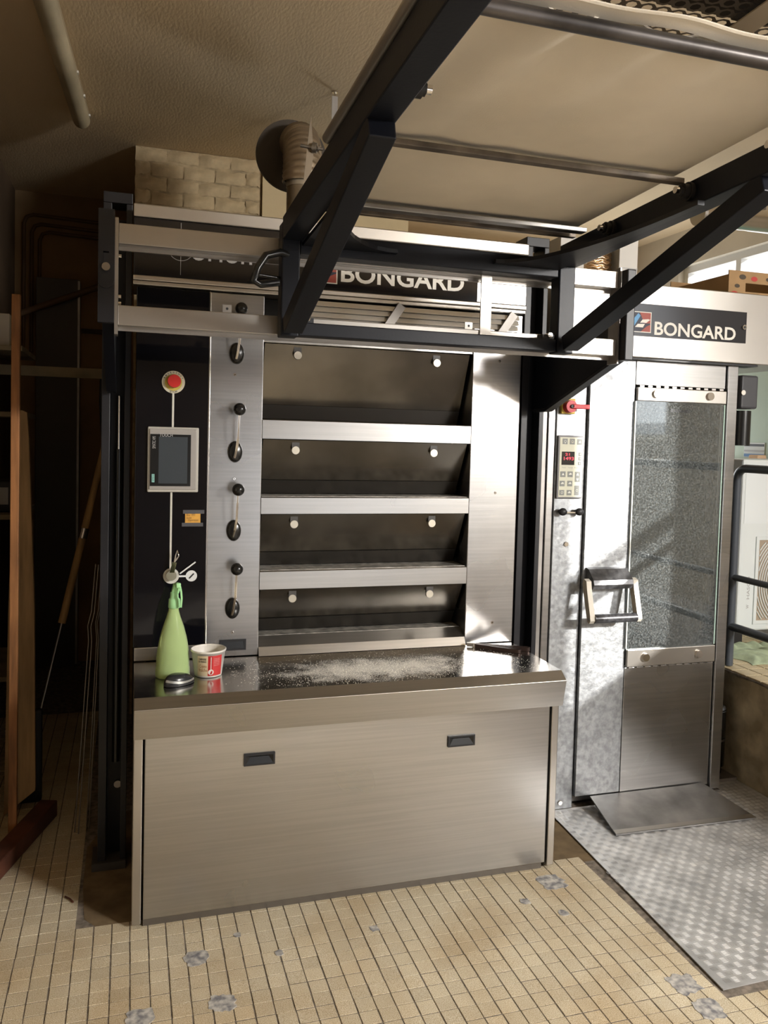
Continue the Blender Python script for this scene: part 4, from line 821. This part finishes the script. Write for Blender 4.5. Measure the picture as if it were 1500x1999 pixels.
f = MB(); f.add([(.600,.62,2.487),(.635,.62,2.487),(.668,.66,2.80),(.660,.66,3.02),(.648,.66,2.90),(.640,.64,2.74)], [(0,1,2,3,4,5)]); f2 = MB(); f2.prism([(.585,2.487),(.625,2.487),(.655,2.72),(.668,2.86),(.654,3.02),(.640,2.88),(.628,2.74)], 'y', .655, .659); obj('stay_blade', f2, mat('stay_metal', (.30,.25,.19), .4, .8), br)
f = MB(); f.cyl((.612,.66,2.885),(.705,.64,2.875),.007,n=12); f.cyl((.662,.652,2.88),(.680,.645,2.878),.021,n=18); f.cyl((.684,.645,2.878),(.690,.644,2.877),.015,n=6); obj('stay_bolt', f, STEELD, br)
f = MB(); f.prism([(.627,2.70),(.66,2.72),(.70,2.60),(.69,2.487),(.63,2.487)], 'y', .662, .672); obj('stay_plate', f, FM, br)
hk = thing('ceiling_bracket', 'small rusty metal hanger hanging from a ceiling screw near the flue', 'bracket', (.85,1.07,ZC))
f = MB(); f.box(.838,.866,1.068,1.072,ZC-.13,ZC-.022); obj('hanger_strip', f, STEELD, hk); f = MB(); f.cyl((.852,1.07,ZC-.022),(.852,1.07,ZC-.001),.005,n=10); f.cyl((.852,1.07,ZC-.006),(.852,1.07,ZC-.001),.014,n=14); obj('hanger_screw', f, CHROME, hk)

# ================================================================== DARK ALLEY AT THE LEFT
wp = thing('wooden_pole', 'square orange wooden pole standing upright at the far left', 'pole', (-.495,.75,0)); f = MB(); f.bar((-.497,.75,.0),(-.492,.75,2.195),.032,.032,(1,0,0),.003); obj('pole_shaft', f, WOODO, wp)
bd = thing('wooden_board', 'tall tan wooden board leaning behind the orange pole', 'board', (-.5,1.0,0)); f = MB(); f.prism([(-.56,.001),(-.435,.10),(-.443,.9),(-.468,1.62),(-.476,1.735),(-.495,1.745),(-.52,1.742),(-.545,.9)], 'y', .97, 1.01); obj('board_panel', f, WOODT, bd)
fb = thing('floor_beam', 'dark red-brown wooden beam lying on the floor at the left', 'beam', (-.45,.5,0)); f = MB(); f.bar((-.70,-.10,.036),(-.375,.93,.036),.075,.070,(0,0,1),.006); obj('beam_timber', f, WOODR, fb)
rk_ = thing('storage_rack', 'dusty wooden storage rack with battens against the dark left wall', 'rack', (-.65,1.5,0))
for y in (1.25,1.85): obj('rack_post', B(-.80,-.76,y-.02,y+.02,0,2.3), DARKW, rk_)
for z in (.5,1.25,1.72,2.02): obj('rack_board', B(-.80,-.53,1.27,1.83,z,z+.022), DARKW, rk_)
obj('rack_batten', B(-.80,-.185,1.49,1.51,1.922,1.970), DARKW, rk_)
bx = thing('carton', 'off-white carton standing on the upper board of the dark rack', 'box', (-.70,1.5,2.043)); obj('carton_body', B(-.76,-.60,1.40,1.60,2.043,2.20,.003), CARTON, bx)
bx = thing('tool_case', 'small dark case on the middle board of the dark rack', 'box', (-.62,1.5,1.273)); obj('case_body', B(-.72,-.55,1.38,1.58,1.273,1.42,.008), PLASTM, bx); obj('case_label', B(-.68,-.60,1.3785,1.3796,1.31,1.39), GREYP, bx)
cb = thing('electrical_cabinet', 'tall dark grey cabinet against the back wall of the alley', 'cabinet', (-.54,3.3,0)); obj('cabinet_body', B(-.68,-.40,3.30,YB-.002,0,2.70,.004), mat('cabinet_grey', (.10,.085,.075), .5), cb); obj('cabinet_edge', B(-.412,-.398,3.288,3.299,.02,2.69), STEELD, cb)
bm2 = thing('scraper_broom', 'long wooden broom handle leaning diagonally against the oven side', 'broom', (-.36,1.1,0)); f = MB(); f.cyl((-.168,1.25,1.60),(-.345,1.15,.79),.017,n=14); obj('broom_handle', f, WOODT, bm2)
f = MB(); f.cyl((-.345,1.15,.79),(-.425,1.10,.42),.005,n=8); obj('broom_rod', f, STEELD, bm2); f = MB(); f.cyl((-.252,1.2025,1.215),(-.262,1.197,1.17),.019,n=16); obj('broom_ring', f, CHROME, bm2); f = MB(); f.box(-.56,-.42,1.07,1.12,0.001,.42,.01); obj('broom_head', f, RUBBER, bm2)
for i, (x0_, x1_) in enumerate(((-.176,-.245),(-.188,-.26),(-.160,-.205),(-.166,-.215))):
    hkk = thing('peel_wire', ['thin wire hook rod leaning beside the guide post, nearest the dark floor','second thin wire hook rod leaning in the alley','thin wire hook rod closest to the guide post','thin wire hook rod just left of the one at the guide post'][i], 'wire rod', (x1_,.72,0), 'wire rods in the alley')
    f = MB(); f.tube([(x0_,.75+.02*i,1.115),(x0_*.8+x1_*.2,.74+.02*i,.92),(x0_*.72+x1_*.28-.008,.74+.02*i,.86),(x0_*.62+x1_*.38+.003,.735+.02*i,.80),(x1_,.72+.02*i,.003)], .0026, 6); obj('wire', f, STEELD, hkk)
for i, dz in enumerate((0,.06,.11)):
    f = MB(); x = -.77+.05*i; z = 3.14-dz; cd = thing('wall_conduit', ['uppermost brown conduit bending along the back wall','middle brown conduit bending along the back wall','lowest brown conduit bending along the back wall'][i], 'conduit', (x,YB-.02,2.2), 'conduits on the back wall')
    f.tube([(x,YB-.018,2.2),(x,YB-.018,z-.06),(x+.02,YB-.018,z-.015),(x+.06,YB-.018,z),(-.1,YB-.018,z-.02)], .012, 8); obj('conduit_pipe', f, mat('conduit_brown', (.16,.09,.045), .6), cd)
dp = thing('wall_pipe', 'brown pipe running diagonally across the back wall cabinet', 'pipe', (-.5,3.27,2.4)); f = MB(); f.cyl((-.80,3.27,2.43),(-.235,3.27,2.675),.022,n=12); obj('pipe_run', f, mat('conduit_brown'), dp)
tr_ = struct('trim_2', B(-.395,-.1,YB-.03,YB-.001,2.35,2.38), mat('dark_trim', (.06,.035,.02), .7))
cbl = thing('power_cable', 'black cable hanging down beside the guide post in the alley', 'cable', (-.20,1.5,1.4)); f = MB(); f.tube([(-.195,1.5,1.921),(-.197,1.5,1.80),(-.192,1.5,1.70),(-.184,1.5,1.60),(-.170,1.5,1.42)], .009, 8); obj('cable_run', f, PLASTM, cbl)
lf = thing('dry_leaf', 'tiny dry brown leaf scrap on the floor tiles at the lower left', 'leaf', (-.47,-.35,.001)); f = MB(); f.add([(-.482,-.372,.002),(-.462,-.375,.004),(-.458,-.352,.010),(-.470,-.345,.004),(-.485,-.355,.006),(-.47,-.362,.012)], [(0,1,5),(1,2,5),(2,3,5),(3,4,5),(4,0,5)]); f.add([(-.463,-.352,.004),(-.459,-.352,.004),(-.449,-.325,.012),(-.452,-.325,.012)], [(0,1,2,3)]); obj('leaf_blade', f, WOODR, lf)
tw = thing('twig', 'short dark twig on the tiles before the screed patch at the left', 'twig', (-.24,.22,.001)); f = MB(); f.tube([(-.262,.245,.004),(-.245,.222,.006),(-.232,.20,.004)], .003, 6); obj('twig_stem', f, WOODR, tw)
